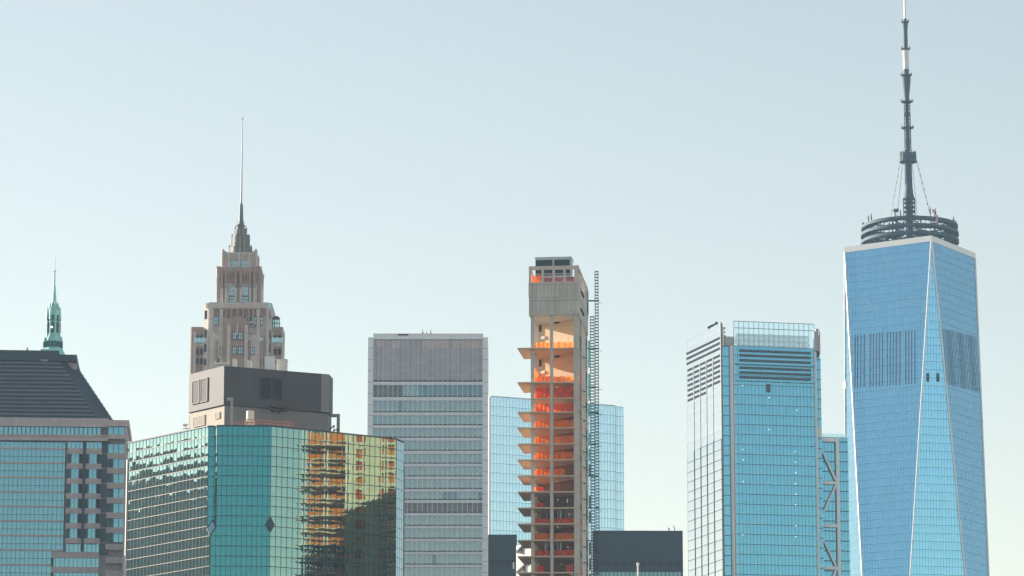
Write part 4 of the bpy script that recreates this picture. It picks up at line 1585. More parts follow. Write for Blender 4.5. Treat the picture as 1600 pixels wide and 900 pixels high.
    # work lights
    pos = [(8, 870, 751), (9, 838, 778), (9, 871, 780), (9, 886, 780), (9, 886, 783), (10, 838, 803), (10, 889, 803), (11, 838, 830), (11, 871, 823), (12, 838, 854), (12, 887, 854), (13, 841, 880), (13, 876, 881), (5, 885, 675), (1, 870, 604), (14, 893, 897), (7, 897, 727)]
    for (fl_, px, py) in pos:
        u, v = P.hit(px, py)
        q = P.p(u, v, -.75)
        l = MB()
        l.lathe(q.x, q.y, [(.02, q.z - .09), (.075, q.z - .03), (.075, q.z + .03), (.02, q.z + .09)], 8)
        l.build('work_lamp', M['bulb'], root)
    # ---- crown
    zc0, zc1, zc2, zc3 = z(492.5), z(465.5), z(441.5), z(416)
    zb = z(421.5)
    eu0, eu1 = -.35, Wd + .1
    c = MB()
    t_ = .4
    c.prism(poly([(eu0, -.5), (eu1, -.5), (eu1, Dp), (eu0, Dp)]), zc0, zc0 + .5)
    for (za, zb_, e) in ((zc0 + .5, zc1, 0), (zc1 + .12, zc2, .08)):
        c.prism(poly([(eu0 - e, -.5 - e), (eu1 + e, -.5 - e), (eu1 + e, -.1), (eu0 - e, -.1)]), za, zb_)
        c.prism(poly([(eu1 - .4, -.1), (eu1 + e, -.1), (eu1 + e, Dp), (eu1 - .4, Dp)]), za, zb_)
        c.prism(poly([(eu0 - e, -.1), (eu0 + .4, -.1), (eu0 + .4, Dp), (eu0 - e, Dp)]), za, zb_)
        c.prism(poly([(eu0 + .4, Dp - .4), (eu1 - .4, Dp - .4), (eu1 - .4, Dp), (eu0 + .4, Dp)]), za, zb_)
    c.prism(poly([(eu0, -.47), (eu1, -.47), (eu1, Dp), (eu0, Dp)]), zc1, zc1 + .12)
    c.prism(poly([(eu0 + .4, -.1), (eu1 - .4, -.1), (eu1 - .4, Dp - .4), (eu0 + .4, Dp - .4)]), zc2 - 1.0, zc2 - .6)
    crown = c.build('crown_wall', M['concrete'], root)
    s = MB()
    for i in range(1, 13):
        u = eu0 + (eu1 - eu0) * i / 13
        P.box(s, u - .03, u + .03, zc1 + .6, zc2 - .5, .58, .60)
        if i % 2:
            P.box(s, u - .03, u + .03, zc0 + .7, zc1 - .8, .50, .52)
    P.box(s, eu0, eu1, zc1 - .75, zc1 - .66, .5, .52)
    P.box(s, eu0, eu1, zc2 - .6, zc2 - .5, .58, .6)
    s.build('formwork_joints', M['midgrey'], crown)
    t = MB()
    for i in range(4):
        for j in (0, 1):
            q = Q(eu1 + .1, 6 + i * 2.0, (zc1 + 2.6, zc0 + 2.4)[j] )
            t.box(q.x - .2, q.x + .25, q.y - .35, q.y + .35, q.z - .3, q.z + .3)
    t.build('tie_blocks', M['louvre_dark'], crown)
    f = MB()
    for (u, w_) in ((eu0, .55), (2.75, .6), (5.45, .6), (8.1, .6), (eu1 - 1.0, .95)):
        P.box(f, u, u + w_, zc2, zb, -.1, .5)
    P.box(f, eu0, eu1, zb, zc3, -.1, .5)
    for (v, w_) in ((4, .7), (11, .7), (17, .7), (24, .7), (26.3, .7)):
        f.prism(poly([(eu1 - .4, v), (eu1, v), (eu1, v + w_), (eu1 - .4, v + w_)]), zc2, zb)
        f.prism(poly([(eu0, v), (eu0 + .4, v), (eu0 + .4, v + w_), (eu0, v + w_)]), zc2, zb)
    f.prism(poly([(eu1 - .4, .1), (eu1, .1), (eu1, Dp), (eu1 - .4, Dp)]), zb, zc3)
    f.prism(poly([(eu0, .1), (eu0 + .4, .1), (eu0 + .4, 9), (eu0, 9)]), zb, zc3)
    f.build('crown_frame', M['concrete_side'], root)
    n_ = MB()
    n_.face([Q(eu0 + .6, 2.2, zc2), Q(2.8, 2.2, zc2), Q(2.8, 2.2, zc2 + 2.2), Q(eu0 + .6, 2.2, zc2 + 2.2)])
    n_.face([Q(eu0 + .3, .5, zc2), Q(eu0 + .3, 6, zc2), Q(eu0 + .3, 6, zc2 + 3.0), Q(eu0 + .3, .5, zc2 + 3.0)])
    n_.build('crown_net', M['net'], root)
    n_ = MB()
    n_.face([Q(2.2, 3.0, zc2), Q(Wd - 1.2, 3.0, zc2), Q(Wd - 1.2, 3.0, zc2 + 2.0), Q(2.2, 3.0, zc2 + 1.9)])
    n_.build('crown_net', M['net_dark'], root)
    n_ = MB()
    for (v0, v1) in ((4.9, 10.9), (17.9, 23.9)):
        n_.prism(poly([(eu1 - .3, v0), (eu1 - .2, v0), (eu1 - .2, v1), (eu1 - .3, v1)]), zc2, zc2 + 2.6)
    n_.build('side_infill', M['pink'], root)
    n_ = MB()
    n_.face([Q(eu1 + .15, 23.5, zc2 - 3), Q(eu1 + .15, 27.1, zc2 - 3), Q(eu1 + .15, 27.1, zc3 - 1), Q(eu1 + .15, 23.5, zc3 - 1)])
    n_.build('corner_net', M['net_green'], root)
    e = MB()
    e.prism(poly([(eu1 - .35, .5), (eu1 - .1, .5), (eu1 - .1, 12), (eu1 - .35, 12)]), zc3, zc3 + .35)
    e.build('pink_edging', M['pink'], root)
    # rooftop cooling unit seen over and through the frame
    v0 = 4.5
    PU = Plane(Q(0, v0, 0), P.U, (0, 0, 1))
    u0, zt_ = PU.hit(836.5, 403.3)
    u1 = PU.hit(892.5, 405)[0]
    zl = PU.hit(860, 430)[1]
    cx = Q((u0 + u1) / 2, v0, zc2 - .6)
    unit_root = thing('cooling_unit', 'pale blue cooling unit with black louvres on top of the concrete tower', 'cooling unit', (cx.x, cx.y, zc2 - .6))
    h = MB()
    h.prism(poly([(u0, v0), (u1, v0), (u1, v0 + 5), (u0, v0 + 5)]), zl - .4, zt_)
    h.prism(poly([(u0 - .12, v0 - .12), (u1 + .12, v0 - .12), (u1 + .12, v0 + 5.1), (u0 - .12, v0 + 5.1)]), zt_ - .15, zt_ + .2)
    for uu in (u0 + .3, (u0 + u1) / 2, u1 - .5):
        h.prism(poly([(uu, v0 + .2), (uu + .25, v0 + .2), (uu + .25, v0 + .5), (uu, v0 + .5)]), zc2 - .6, zl - .4)
    h.build('housing', M['chiller'], unit_root)
    um = (u0 + u1) / 2
    for (a0, a1, b0, b1) in ((u0 + .1, um - .22, zb + .1, zt_ - .55), (um + .22, u1 - .35, zb + .1, zt_ - .55), (u0 + .1, um - .22, zl, zb - .3), (um + .22, u1 - .35, zl, zb - .3)):
        l = MB()
        PU.box(l, a0, a1, b0, b1, .0, .12)
        for i in range(6):
            zz_ = b0 + (b1 - b0) * (i + .5) / 6
            PU.box(l, a0, a1, zz_ - .05, zz_ + .05, .12, .2)
        l.build('louvre', M['w_dark'], unit_root)
    a = MB()
    a.bar(Q(um, v0 + 1, zt_), Q(um, v0 + 1, zt_ + .8), .08)
    a.build('lightning_rod', M['grey_steel'], unit_root)

    # ---- the two lattice masts of the building hoist
    def mast(px0, px1, ytop, Y, label):
        q0, q1 = at(px0, 600, Y), at(px1, 600, Y)
        x0, x1 = q0.x, q1.x
        zt2 = at(px0, ytop, Y).z
        s = x1 - x0
        m_ = MB()
        leg = .15
        for (x, y) in ((x0, Y), (x1, Y), (x0, Y + s), (x1, Y + s)):
            m_.box(x - leg / 2, x + leg / 2, y - leg / 2, y + leg / 2, 0, zt2)
        zz_ = zt2
        i = 0
        while zz_ > 110:
            for (a_, b_) in (((x0, Y), (x1, Y)), ((x0, Y + s), (x1, Y + s)), ((x0, Y), (x0, Y + s)), ((x1, Y), (x1, Y + s))):
                m_.bar((a_[0], a_[1], zz_), (b_[0], b_[1], zz_), .13)
            zz_ -= .76
            i += 1
        tag(m_.build('hoist_mast', M['hoist']), label, 'hoist mast', 'lattice hoist masts beside the concrete tower')
        return (x0 + x1) / 2
    mast(930.4, 935.3, 424, 957, 'taller lattice hoist mast, farther right from the concrete tower')
    mast(922.6, 928.6, 494.5, 957, 'shorter lattice hoist mast, close against the concrete tower')
    for i, y in enumerate((470, 545, 605, 645, 694, 744, 794, 845)):
        t = MB()
        q = at(919, y, 957)
        qe = at(936, y, 957)
        e2 = at(941, y, 957)
        t.bar((q.x - .8, 956.6, q.z), (qe.x, 956.6, q.z), .2)
        t.bar((q.x - .4, 957.9, q.z + .1), (qe.x, 957.9, q.z + .1), .16)
        t.bar((qe.x, 957.3, q.z - .5), (e2.x, 957.3, q.z - .5), .10)
        lab = ['uppermost', 'second from the top', 'third from the top', 'fourth from the top', 'fourth from the bottom', 'third from the bottom', 'second from the bottom', 'lowest'][i]
        tag(t.build('hoist_tie', M['hoist']), lab + ' of the level ties holding the hoist masts to the tower', 'mast tie', 'ties of the hoist masts')
concrete_tower()

# ================================================================== blue-teal tower with braced wing
def braced_tower():
    Y = 1648
    P = VP(1128, Y, 11.5)
    K = P.p(0, 0)
    root = thing('braced_glass_tower', 'blue green glass tower with a white left face and cross braced lower wing', 'building', (K.x + 25, Y + 30, 0))
    L = Plane(K, (math.cos(R(-71)), math.sin(R(-71)), 0), (0, 0, 1))
    uE = P.hit(1283, 620)[0]
    uF0, uF1 = P.hit(1147, 620)[0], P.hit(1272.5, 620)[0]
    X = lambda px, y=620: P.hit(px, y)[0]
    z = lambda y, px=1147: P.hit(px, y)[1]
    zL = P.hit(1128, 504)[1]
    lL = -L.hit(1072.3, 560)[0]
    zroof = z(541)
    # core
    b = MB()
    pts = [P.p(.3, 0, -.6), P.p(uE - .3, 0, -.6), P.p(uE - .3, 0, -40), L.p(-lL + .3, 0, -.5), L.p(-.5, 0, -.5)]
    b.prism([(q.x, q.y) for q in pts], 0, zroof - .5)
    b.build('core', M['w_dark'], root)
    # left face, silvery
    fl = 16.3 / 3.75
    zg = z(519, 1128)
    curtain(root, L, [(-lL, 0), (0, 0), (0, zL), (-lL, zL)], lL * 2, fl, M['w_left'], M['alu'], M['w_side'], wv=.05, wh=.22, dep=.06, u0=-lL, v0=zL - fl * 80 - 12, vlow=160, name='side_curtain_wall')
    s = MB()
    zz = lambda y: P.hit(1128, y)[1]
    for i in range(1, 5):
        u = -lL + lL * (.04 + .94 * (1072 + 0 - 1072) / 1) if False else L.hit((1084.3, 1094.3, 1104.3, 1114.6)[i - 1], 640)[0]
        L.box(s, u - .26, u + .26, 0, zL - 13.5, .0, .16)
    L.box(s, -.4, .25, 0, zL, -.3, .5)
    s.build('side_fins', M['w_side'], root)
    s = MB()
    for j, yy in enumerate((525.3, 533.2, 541.5)):
        L.box(s, -lL + .6, -1.2, zz(yy + 3.3), zz(yy), .1, .22)
    us = [-lL + .6] + [L.hit(x, 640)[0] for x in (1084.3, 1094.3, 1104.3, 1114.6)] + [-1.2]
    for bay in range(5):
        for j in range(6 + (4 - bay) // 1 if bay < 3 else 6):
            v1 = zz(552.5 + j * 8.0)
            if j > 6:
                break
            L.box(s, us[bay] + 1.0, us[bay + 1] - .8, v1 - .95, v1, .1, .2)
    s.build('side_louvres', M['w_slot'], root)
    # recessed strip, pipe column, main face
    curtain(root, P, [(0, 0), (X(1140), 0), (X(1140), zz(541)), (0, zz(541))], 3.2, fl, M['w_glass'], M['w_mull'], wv=.1, wh=.35, dep=.1, v0=zz(541) - fl * 80, vlow=160, name='corner_glass')
    p = MB()
    q = P.p(X(1143), 0, .4)
    p.tube((q.x, q.y, 0), (q.x, q.y, zz(540)), .85, .85, 16)
    P.box(p, X(1139.5), X(1147), 0, zz(541), -1.5, -.6, 1)
    p.build('column_pipe', [M['steel_pipe'], M['w_fin']], root)
    z0 = z(541)
    v0 = z(601) - fl * 60
    curtain(root, P, [(uF0, 0), (uF1, 0), (uF1, z0), (uF0, z0)], 1.55, fl, M['w_glass'], M['w_mull'], wv=.11, wh=.26, dep=.12, u0=uF0, v0=v0, d=.7, vlow=160)
    s = MB()
    for yy in (546, 553.3, 561, 572.7, 580, 587.3):
        P.box(s, X(1155), X(1267), z(yy + 3.9), z(yy), .7, .92)
    for yy in (568.3, 594.8):
        P.box(s, uF0, uF1, z(yy + 1), z(yy), .7, .9)
    P.pbox(s, 1196.5, 600.5, 1203.3, 613.5, .7, .9)
    s.build('front_louvres', M['w_dark'], root)
    e = MB()
    P.box(e, uF0 - .25, uF0 + .05, 0, z0 + .2, -.6, .95)
    P.box(e, uF1 - .05, uF1 + .3, 0, z(507), -.6, .95)
    q = P.p(X(1274.3), 0, .2)
    e.tube((q.x, q.y, 0), (q.x, q.y, z(546)), .6, .6, 12)
    e.build('edge_mullion', M['steel_pipe'], root)
    curtain(root, P, [(X(1276), 0), (uE, 0), (uE, zz(553)), (X(1276), zz(553))], 3.6, fl, M['w_glass'], M['w_mull'], wv=.1, wh=.4, dep=.1, v0=zz(541) - fl * 80, vlow=160, name='corner_glass')
    e = MB()
    P.pbox(e, 1276, 669.5, 1284, 683, -3, .3)
    e.build('setback_block', M['steel_pipe'], root)
    # crown screen and what stands behind it
    zs = z(501.7)
    c = MB()
    c.face([P.p(uF0, z0, .7), P.p(uF1, z0, .7), P.p(uF1, zs, .7), P.p(uF0, zs, .7)])
    cr = c.build('crown_screen', M['w_screen'], root)
    c = MB()
    n = 16
    for i in range(n + 1):
        u = uF0 + (uF1 - uF0) * i / n
        P.box(c, u - .09, u + .09, z0, zs, .62, .82)
    for v in (zs - .12, (z0 + zs) / 2 + 2.5, z0 + .2):
        P.box(c, uF0, uF1, v - .11, v + .11, .6, .84)
    c.build('screen_mullions', M['w_mull'], cr)
    pl = MB()
    for yy in (518.5, 527, 535.5):
        P.box(pl, X(1155), X(1267), z(yy + 3.4), z(yy), -3.3, -3.0)
        P.box(pl, X(1153), X(1269), z(yy + 8), z(yy + 3.4), -3.4, -3.2, 1)
    pl.build('plant_louvres', [M['w_dark'], M['alu']], root)
    pk = MB()
    rnd = random.Random(5)
    for px, y, w_, h in ((1157, 533, 3, 7), (1203, 520, 4, 10), (1212, 529, 3, 11), (1150, 527, 3, 8), (1255, 533, 2.5, 8), (1233, 523, 3, 4)):
        P.pbox(pk, px, y, px + w_, y + h, -2.8, -2.2)
    pk.build('rooftop_pipes', M['pink'], root)
    pb = MB()
    P.pbox(pb, 1136, 523.5, 1150, 538, -6, -3)
    pb.build('roof_house', M['pale_stone'], root)
    # open steel at both upper corners
    t = MB()
    for (xa, xb, ya, yb) in ((1128.5, 1135, 505, 541), (1274, 1282.5, 511, 547)):
        u0, u1 = X(xa, 525), X(xb, 525)
        za, zb = z(yb, 1130), z(ya, 1130)
        P.box(t, u0, u0 + .5, za, zb, -2, -1.2)
        P.box(t, u1 - .6, u1, za, zb if xa > 1200 else zb - 5, -2.5, -1.0)
        n = 6
        for i in range(n):
            v0_, v1_ = za + (zb - za) * i / n, za + (zb - za) * (i + 1) / n
            t.bar(P.p(u0, v0_, -1.6), P.p(u1, v1_ if i < n - 1 else v0_, -1.6), .45)
            t.bar(P.p(u0, v0_, -1.6), P.p(u1, v0_, -1.6), .3)
    t.build('corner_truss', M['w_fin'], root)
    w_ = MB()
    P.pbox(w_, 1276.5, 512, 1282.6, 547, -4, -2.4)
    w_.build('corner_panel', M['w_fin'], root)
    # lower braced wing
    W = Plane(P.p(X(1276, 700), 0, -4.0), P.U, (0, 0, 1))
    wx = lambda px, y=760: W.hit(px, y)[0]
    wz = lambda y: W.hit(1300, y)[1]
    ztw = wz(683)
    b = MB()
    pts = [W.p(0, 0, -1.2), W.p(wx(1325.5), 0, -1.2), W.p(wx(1325.5), 0, -30), W.p(0, 0, -30)]
    b.prism([(q.x, q.y) for q in pts], 0, ztw - .5)
    b.build('wing_core', M['w_dark'], root)
    curtain(root, W, [(0, 0), (wx(1312), 0), (wx(1312), ztw - 2), (0, ztw - 2)], 1.6, fl, M['w_glass'], M['w_mull'], wv=.1, wh=.45, dep=.12, v0=ztw - 2 - fl * 60, d=-.8, vlow=160, name='wing_curtain_wall')
    curtain(root, W, [(wx(1311.5), 0), (wx(1325.8), 0), (wx(1325.8), ztw + .2), (wx(1311.5), ztw + .2)], 1.3, fl, M['w_glass'], M['w_mull'], wv=.1, wh=.45, dep=.12, v0=ztw - 2 - fl * 60, d=.1, vlow=160, name='wing_side_glass')
    s = MB()
    W.box(s, -.6, .3, 0, ztw - 2, -.6, .7)
    W.box(s, wx(1306.6), wx(1311.5), 0, ztw - .3, -.6, .55)
    for y0, y1 in ((686, 690.5), (752.3, 757), (819.5, 824), (885.5, 890), (952, 956)):
        W.box(s, .3, wx(1306.6), wz(y1), wz(y0), -.6, .5)
    s.build('brace_frame', M['alu'], root)
    for (p0, p1) in (((1278.5, 692), (1306, 751)), ((1306, 758), (1278.5, 817)), ((1278.5, 826), (1306, 885)), ((1306, 891), (1278.5, 950))):
        d = MB()
        d.bar(W.p(*W.hit(*p0), -.05), W.p(*W.hit(*p1), -.05), 1.15, .8)
        d.build('diagonal_brace', M['alu'], root)
    r = MB()
    W.box(r, wx(1283.5), wx(1323.5), ztw, ztw + 1.5, -.2, -.1)
    rr = r.build('terrace_balustrade', M['rail_glass'], root)
    r = MB()
    for i in range(10):
        u = wx(1283.5) + (wx(1323.5) - wx(1283.5)) * i / 9
        W.box(r, u - .06, u + .06, ztw, ztw + 1.6, -.1, 0)
    W.box(r, wx(1283), wx(1324), ztw - .4, ztw, -1, .3)
    r.build('terrace_rail', M['steel_pipe'], rr)
    # lamps showing through the glass
    for px, py in ((1159.5, 603), (1201, 622), (1244.5, 641), (1200.5, 671.5), (1159.7, 703), (1160.3, 719), (1160.3, 753), (1159.8, 836), (1241, 706), (1241.8, 722.7), (1242.3, 739), (1242, 756), (1242.5, 772.6), (1242.2, 789), (1242.8, 822), (1242.3, 839)):
        u, v = P.hit(px, py)
        l = MB()
        P.box(l, u - .15, u + .15, v - .15, v + .15, .84, .9)
        l.build('ceiling_lamp', M['lamp_glint'], root)
    for px, py in ((1281.5, 715), (1281.5, 731), (1279.5, 764), (1280, 780)):
        u, v = W.hit(px, py)
        l = MB()
        W.box(l, u - .2, u + .2, v - .2, v + .2, -.66, -.6)
        l.build('ceiling_lamp', M['lamp_glint'], root)
    # maintenance crane on the roof edge behind the left face
    a = MB()
    p = lambda px, py: at(px, py, Y + 14)
    a.bar(p(1106, 513), p(1115, 508), 1.1)
    a.bar(p(1115, 508), p(1122, 504.5), .6)
    a.bar(p(1117, 505.5), p(1120, 503.3), .7)
    a.bar(p(1120, 503.5), p(1121, 512), .5)
    a.bar(p(1113, 509), p(1113, 515), .6)
    tag(a.build('maintenance_crane', M['slate']), 'small dark folded maintenance crane on top of the white left face of the braced tower', 'crane')
braced_tower()

# ================================================================== tall tapering blue tower with ring and lattice mast
def tapered_tower():
    TF = at(1455, 368.0, 1884)
    al = R(12)
    nk = [Vector((math.sin(al), -math.cos(al), 0)), Vector((math.cos(al), math.sin(al), 0))]
    nk += [-nk[0], -nk[1]]
    hb, ht = 30.5, 34.4
    zp = TF.z
    z1 = zp - 2.6
    zb = 56.0
    Cx, Cy = TF.x - nk[0].x * ht, TF.y - nk[0].y * ht
    Cc = Vector((Cx, Cy, 0))
    root = thing('tapered_tower', 'tallest blue glass tower, tapering in long triangles to a ring and lattice mast', 'building', (Cx, Cy, 0))
    T = [Cc + nk[i] * ht + Vector((0, 0, z1)) for i in range(4)]          # above the middle of every base side
    B = [Cc + (nk[i] + nk[(i + 1) % 4]) * hb + Vector((0, 0, zb)) for i in range(4)]
    b = MB()
    b.prism([(q.x, q.y) for q in [Cc + (nk[i] + nk[(i + 1) % 4]) * hb for i in range(4)]], 0, zb - .1)
    b.build('base', M['f_edge'], root)
    def facet(p0, p1, apex, U):
        """triangle: two corners on a level edge and the apex above or below it"""
        V = ((apex - p0) - U * (apex - p0).dot(U))
        if V.z < 0:
            V = -V
        Pn = Plane(p0, U, V)
        if Pn.N.dot(((p0 + p1 + apex) / 3) - (Cc + Vector((0, 0, (zb + z1) / 2)))) < 0:
            Pn = Plane(p1, -U, V)
        g = lambda q: ((q - Pn.O).dot(Pn.U), (q - Pn.O).dot(Pn.V))
        pts = [g(p0), g(p1), g(apex)]
        ar = sum(pts[i][0] * pts[(i + 1) % 3][1] - pts[(i + 1) % 3][0] * pts[i][1] for i in range(3))
        if ar < 0:
            pts.reverse()
        return Pn, pts
    planes = {}
    for i in range(4):
        up, upp = facet(B[i - 1], B[i], T[i], (B[i] - B[i - 1]).normalized())
        dn, dnp = facet(T[i], T[(i + 1) % 4], B[i], (T[(i + 1) % 4] - T[i]).normalized())
        planes['up%d' % i], planes['dn%d' % i] = up, dn
        for Pn, pts in ((up, upp), (dn, dnp)):
            vtop = max(p[1] for p in pts)
            zs = 1.0 / Pn.V.z
            curtain(root, Pn, pts, 1.52, 4.08 * zs, M['f_glass'], M['f_mull'], wv=.09, wh=.17, dep=.07, u0=sum(p[0] for p in pts) / 3, v0=vtop - 4.08 * zs * 100, vlow=vtop - 215, name='glass_facet')
    # bright edges between the facets
    e = MB()
    for i in range(4):
        e.bar(T[i], B[i], .95, .7)
        e.bar(T[i], B[i - 1], .95, .7)
    e.build('steel_edge', M['f_edge'], root)
    par = MB()
    tp = [Cc + nk[i] * (ht + .35) for i in range(4)]
    ti = [Cc + nk[i] * (ht - 1.2) for i in range(4)]
    for i in range(4):
        j = (i + 1) % 4
        par.prism([(tp[i].x, tp[i].y), (tp[j].x, tp[j].y), (ti[j].x, ti[j].y), (ti[i].x, ti[i].y)], z1 - .3, zp)
    par.build('parapet', M['f_edge'], root)
    rf = MB()
    rf.prism([(q.x, q.y) for q in ti], z1 - 1.2, z1 - .5)
    rf.build('roof', M['midgrey'], root)
    # louvre slots
    Lf, Rf, Uf, Sf = planes['dn3'], planes['dn0'], planes['up0'], planes['up3']
    s = MB()
    groups = [(1336.5, 1340.5, 1345.5, 1350.8), (1360, 1365, 1369.8, 1374.5, 1379.2), (1386.8, 1391.5, 1396, 1401, 1406.5), (1415.5, 1420.3, 1424.8, 1430)]
    for gi, gr in enumerate(groups):
        for x in gr:
            yt = 523.0 - (x - 1336) * .078
            yb = 606.0 - (x - 1336) * .065
            u, v1 = Lf.hit(x, yt)
            u, v0 = Lf.hit(x - .4, (yt + yb) / 2)[0], Lf.hit(x - .8, yb)[1]
            Lf.box(s, u - .22, u + .22, v0, v1, .02, .16)
    s.build('louvre_slots', M['f_dark'], root)
    s = MB()
    for i in range(22):
        x = 1476.5 + i * 2.42
        yt = 514 + (x - 1476) * .26
        yb = 599 + (x - 1476) * .26
        u = Rf.hit(x, (yt + yb) / 2)[0]
        Rf.box(s, u - .13, u + .13, Rf.hit(x, yb)[1], Rf.hit(x, yt)[1], .02, .14)
    s.build('louvre_slots', M['f_dark'], root)
    for x in (1447.3, 1462.8):
        s = MB()
        Uf.pbox(s, x, 583, x + 4.8, 596.5, .02, .15)
        s.build('open_pane', M['black'], root)
    s = MB()
    Sf.pbox(s, 1318.0, 597, 1319.2, 608, .02, .3)
    Sf.pbox(s, 1321.8, 596, 1323, 607, .02, .3)
    s.build('side_slots', M['f_fin'] if 'f_fin' in M else M['w_fin'], root)
    # ---- ring
    zr = lambda y: at(1424, y, Cy).z
    ax, ay = Cx, Cy
    k = Cy * 1.035 / FPX
    r1 = 74.5 * k
    near = lambda y: at(1424, y, Cy - r1).z          # height of the ring's near edge
    rz = [near(339.0), near(350.6), near(362.5)]
    for i, zc in enumerate(rz):
        m_ = MB()
        rr = r1 + (.0, .35, .35)[i]
        m_.ring(ax, ay, rr - 1.9, rr, zc - .75, zc + .75, 72)
        m_.ring(ax, ay, rr - 5.2, rr - 1.95, zc - .3, zc - .05, 72)
        m_.build('broadcast_ring', M['mast'], root)
    m_ = MB()
    n = 18
    for i in range(n):
        a0, a1 = 2 * math.pi * i / n, 2 * math.pi * (i + 1) / n
        p = lambda a, r, zz: (ax + r * math.cos(a), ay + r * math.sin(a), zz)
        for zz0, zz1 in ((rz[1], rz[0]), (rz[2], rz[1]), (z1 - .5, rz[2])):
            m_.bar(p(a0, r1 - 3.4, zz0), p(a0, r1 - 3.4, zz1), .5)
            m_.bar(p(a0, r1 - 3.4, zz0), p((a0 + a1) / 2, r1 - 3.4, zz1), .28)
            m_.bar(p(a1, r1 - 3.4, zz0), p((a0 + a1) / 2, r1 - 3.4, zz1), .28)
            if i % 2 == 0:
                m_.bar(p(a0, r1 - 9, zz0), p(a0, r1 - 9, zz1), .5)
        if i % 2 == 0:
            for zz in rz:
                m_.bar(p(a0, 3, zz), p(a0, r1 - 1, zz), .45, .7)
            m_.bar(p(a0, r1 - 12, rz[2]), p(a0, r1 - 3, rz[0] - .5), .5)
    m_.build('ring_trusses', M['mast'], root)
    m_ = MB()
    for i in range(40):
        a = 2 * math.pi * i / 40
        m_.bar((ax + (r1 - .6) * math.cos(a), ay + (r1 - .6) * math.sin(a), rz[2] - 2.2), (ax + (r1 - .6) * math.cos(a), ay + (r1 - .6) * math.sin(a), rz[2]), .45)
    m_.build('ring_posts', M['rust_red'] if False else M['mast'], root)
    # small aerials on the ring
    for px, yt, wd in ((1352, 331, .5), (1358.5, 324, .3), (1362.5, 323, .32), (1397, 320.5, .3), (1405, 322, .3), (1451, 316, .25), (1459, 320, .5), (1490, 326, .3), (1493.5, 330, .4), (1488.5, 331, .3)):
        a = MB()
        dx = (px - 1424) * k
        yy = ay - math.sqrt(max(1.0, (r1 - 1) ** 2 - dx * dx)) * .75
        q = Vector((ax + dx, yy, rz[0] + .6))
        h = (near(yt) - rz[0])
        a.bar(q, (q.x, q.y, rz[0] + max(h, 2.0)), wd)
        a.bar((q.x, q.y, rz[0] + h * .4), (q.x, q.y, rz[0] + h * .8), wd * 1.9)
        a.build('aerial', M['mast'], root)
    for px, py, wd, hh, mt in ((1400, 329, 8, 2.5, 'mast'), (1458.5, 330, 5, 2.6, 'pink'), (1463.5, 341, 4, 5, 'pink')):
        a = MB()
        dx = (px - 1424) * k
        yy = ay - math.sqrt(max(1.0, (r1 + .2) ** 2 - dx * dx))
        q = at(px, py, yy)
        a.box(q.x - wd * k / 2, q.x + wd * k / 2, yy - .6, yy - .1, q.z - hh * k, q.z + hh * k)
        a.build('equipment_box', M[mt], root)
    # ---- mast
    z = lambda y: at(1421, y, Cy).z
    def lattice(mb, y0, y1, w0, w1, nx, leg=.35, core=0.0):
        zz0, zz1 = z(y0), z(y1)
        for t in range(nx):
            f0, f1 = t / nx, (t + 1) / nx
            r0, r1_ = (w0 + (w1 - w0) * f0) * k / 2 * 1.15, (w0 + (w1 - w0) * f1) * k / 2 * 1.15
            za, zb_ = zz0 + (zz1 - zz0) * f0, zz0 + (zz1 - zz0) * f1
            for c in range(8):
                a0, a1 = math.pi / 4 * c + .3, math.pi / 4 * (c + 1) + .3
                p0 = (ax + r0 * math.cos(a0), ay + r0 * math.sin(a0), za)
                p1 = (ax + r1_ * math.cos(a0), ay + r1_ * math.sin(a0), zb_)
                q0 = (ax + r0 * math.cos(a1), ay + r0 * math.sin(a1), za)
                q1 = (ax + r1_ * math.cos(a1), ay + r1_ * math.sin(a1), zb_)
                mb.bar(p0, p1, leg)
                mb.bar(p0, q1 if c % 2 else q0, leg * .6)
                mb.bar(p0, q0, leg * .8)
        if core:
            mb.tube((ax, ay, zz0), (ax, ay, zz1), core * k, core * k, 10)
    m_ = MB()
    m_.tube((ax, ay, z1 - 1), (ax, ay, z(310)), 2.0, 2.0, 12)
    lattice(m_, 352, 310, 16.6, 16.4, 6, .45, 2.2)
    m_.lathe(ax, ay, [(8.2 * k, z(311)), (8.2 * k, z(308.5)), (7.0 * k, z(302)), (4.6 * k, z(279)), (4.3 * k, z(276)), (4.2 * k, z(252))], 14)
    m_.ring(ax, ay, 7 * k, 8.8 * k, z(312), z(310), 16)
    for y in (318, 325, 331):
        m_.ring(ax, ay, 6 * k, 8.6 * k, z(y), z(y - 1.2), 16)
    m_.build('mast_base', M['mast'], root)
    m_ = MB()
    lattice(m_, 302, 254, 10, 9.4, 10, .3)
    m_.build('mast_cage', M['mast'], root)
    m_ = MB()
    m_.lathe(ax, ay, [(14 * k, z(253.5)), (14.2 * k, z(252)), (12.6 * k, z(251)), (12.3 * k, z(244)), (11.6 * k, z(240)), (8.0 * k, z(239.2))], 20)
    for i in range(16):
        a = 2 * math.pi * i / 16
        m_.bar((ax + 12.4 * k * math.cos(a), ay + 12.4 * k * math.sin(a), z(252)), (ax + 11.9 * k * math.cos(a), ay + 11.9 * k * math.sin(a), z(237.5)), .45)
    m_.build('drum', M['mast'], root)
    m_ = MB()
    lattice(m_, 239, 201, 9.0, 8.8, 8, .35, 3.2)
    m_.tube((ax, ay, z(222)), (ax, ay, z(219)), 4.9 * k, 4.9 * k, 12)
    lattice(m_, 197, 160.5, 8.6, 8.2, 7, .35, 2.7)
    m_.tube((ax, ay, z(181)), (ax, ay, z(177)), 4.5 * k, 4.5 * k, 12)
    m_.build('mast_shaft', M['mast'], root)
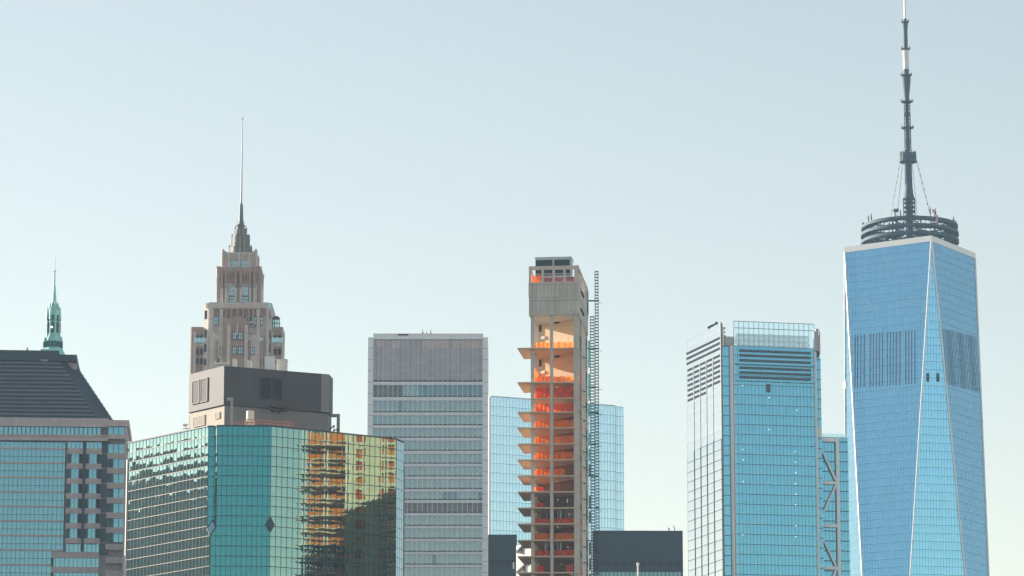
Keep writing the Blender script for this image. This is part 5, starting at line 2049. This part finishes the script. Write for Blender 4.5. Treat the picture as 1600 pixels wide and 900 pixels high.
    for (y, wd) in ((199.5, 19), (158.5, 18.5), (117.2, 17), (76.5, 13.5), (34.5, 11)):
        c = MB()
        r = wd * k / 2
        c.lathe(ax, ay, [(r * .6, z(y + 2.6)), (r, z(y + 1.0)), (r, z(y + .2)), (r * .7, z(y - .6))], 16)
        for i in range(10):
            a = 2 * math.pi * i / 10
            c.bar((ax + r * math.cos(a), ay + r * math.sin(a), z(y + 1)), (ax + r * math.cos(a), ay + r * math.sin(a), z(y - 3.2)), .25)
        c.build('collar_platform', M['mast'], root)
    c = MB()
    c.lathe(ax, ay, [(3.4 * k, z(158)), (3.9 * k, z(150)), (6.4 * k, z(127)), (6.7 * k, z(121.5)), (5.0 * k, z(120)), (4.2 * k, z(117))], 14)
    c.lathe(ax, ay, [(4.4 * k, z(117)), (4.4 * k, z(108.6))], 14)
    for i in range(9):
        y = 122 + i * 3.6
        rr = 6.7 - i * .33
        c.ring(ax, ay, (rr - 1) * k, (rr + .25) * k, z(y + .7), z(y), 14)
    c.build('aerial_housing', M['mast'], root)
    c = MB()
    c.lathe(ax, ay, [(3.2 * k, z(76)), (3.2 * k, z(48)), (4.1 * k, z(40)), (4.1 * k, z(36)), (2.2 * k, z(34)), (1.6 * k, z(29))], 14)
    for i in range(7):
        y = 48 + i * 4
        c.ring(ax, ay, 2.5 * k, 3.6 * k, z(y + .8), z(y), 14)
    c.build('aerial_housing', M['mast'], root)
    c = MB()
    c.lathe(ax, ay, [(4.7 * k, z(108.5)), (4.7 * k, z(79))], 16)
    c.build('radome', M['mast_white'], root)
    c = MB()
    c.lathe(ax, ay, [(1.75 * k, z(29)), (1.75 * k, z(-10)), (1.0 * k, z(-22)), (.2, z(-26))], 12)
    wh = c.build('mast_tip', M['mast_white'], root)
    c = MB()
    for i in range(8):
        c.ring(ax, ay, 4.5 * k, 4.8 * k, z(81.3 + i * 3.5), z(81 + i * 3.5), 16)
    for i in range(8):
        a = 2 * math.pi * i / 8 + .2
        c.bar((ax + 4.75 * k * math.cos(a), ay + 4.75 * k * math.sin(a), z(108)), (ax + 4.75 * k * math.cos(a), ay + 4.75 * k * math.sin(a), z(79)), .05)
    c.build('radome_joints', M['grey_steel'], wh)
    # stay cables with their insulators
    for (xa, xb) in ((1409, 1390.5), (1414, 1404.5), (1429, 1440.5), (1435.5, 1457.5)):
        da, db = (xa - 1422) * k, (xb - 1424) * k
        s = 1 if abs(xa - 1422) > 9 else -1
        ya = ay - s * math.sqrt(max(.5, (13 * k) ** 2 - da * da)) * .6
        yb = ay - s * math.sqrt(max(1, (r1 - 6) ** 2 - db * db)) * .45
        p0, p1 = Vector((ax + da, ya, z(253))), Vector((ax + db, yb, rz[0] + .4))
        c = MB()
        c.tube(p0, p1, .13, .13, 6)
        for i in range(1, 9):
            q = p0.lerp(p1, i / 9)
            q2 = p0.lerp(p1, i / 9 + .012)
            c.tube(q, q2, .42, .42, 8)
        q = p0.lerp(p1, .93)
        c.tube(q, p1, .3, .45, 8)
        c.build('stay_cable', M['grey_steel'], root)
tapered_tower()
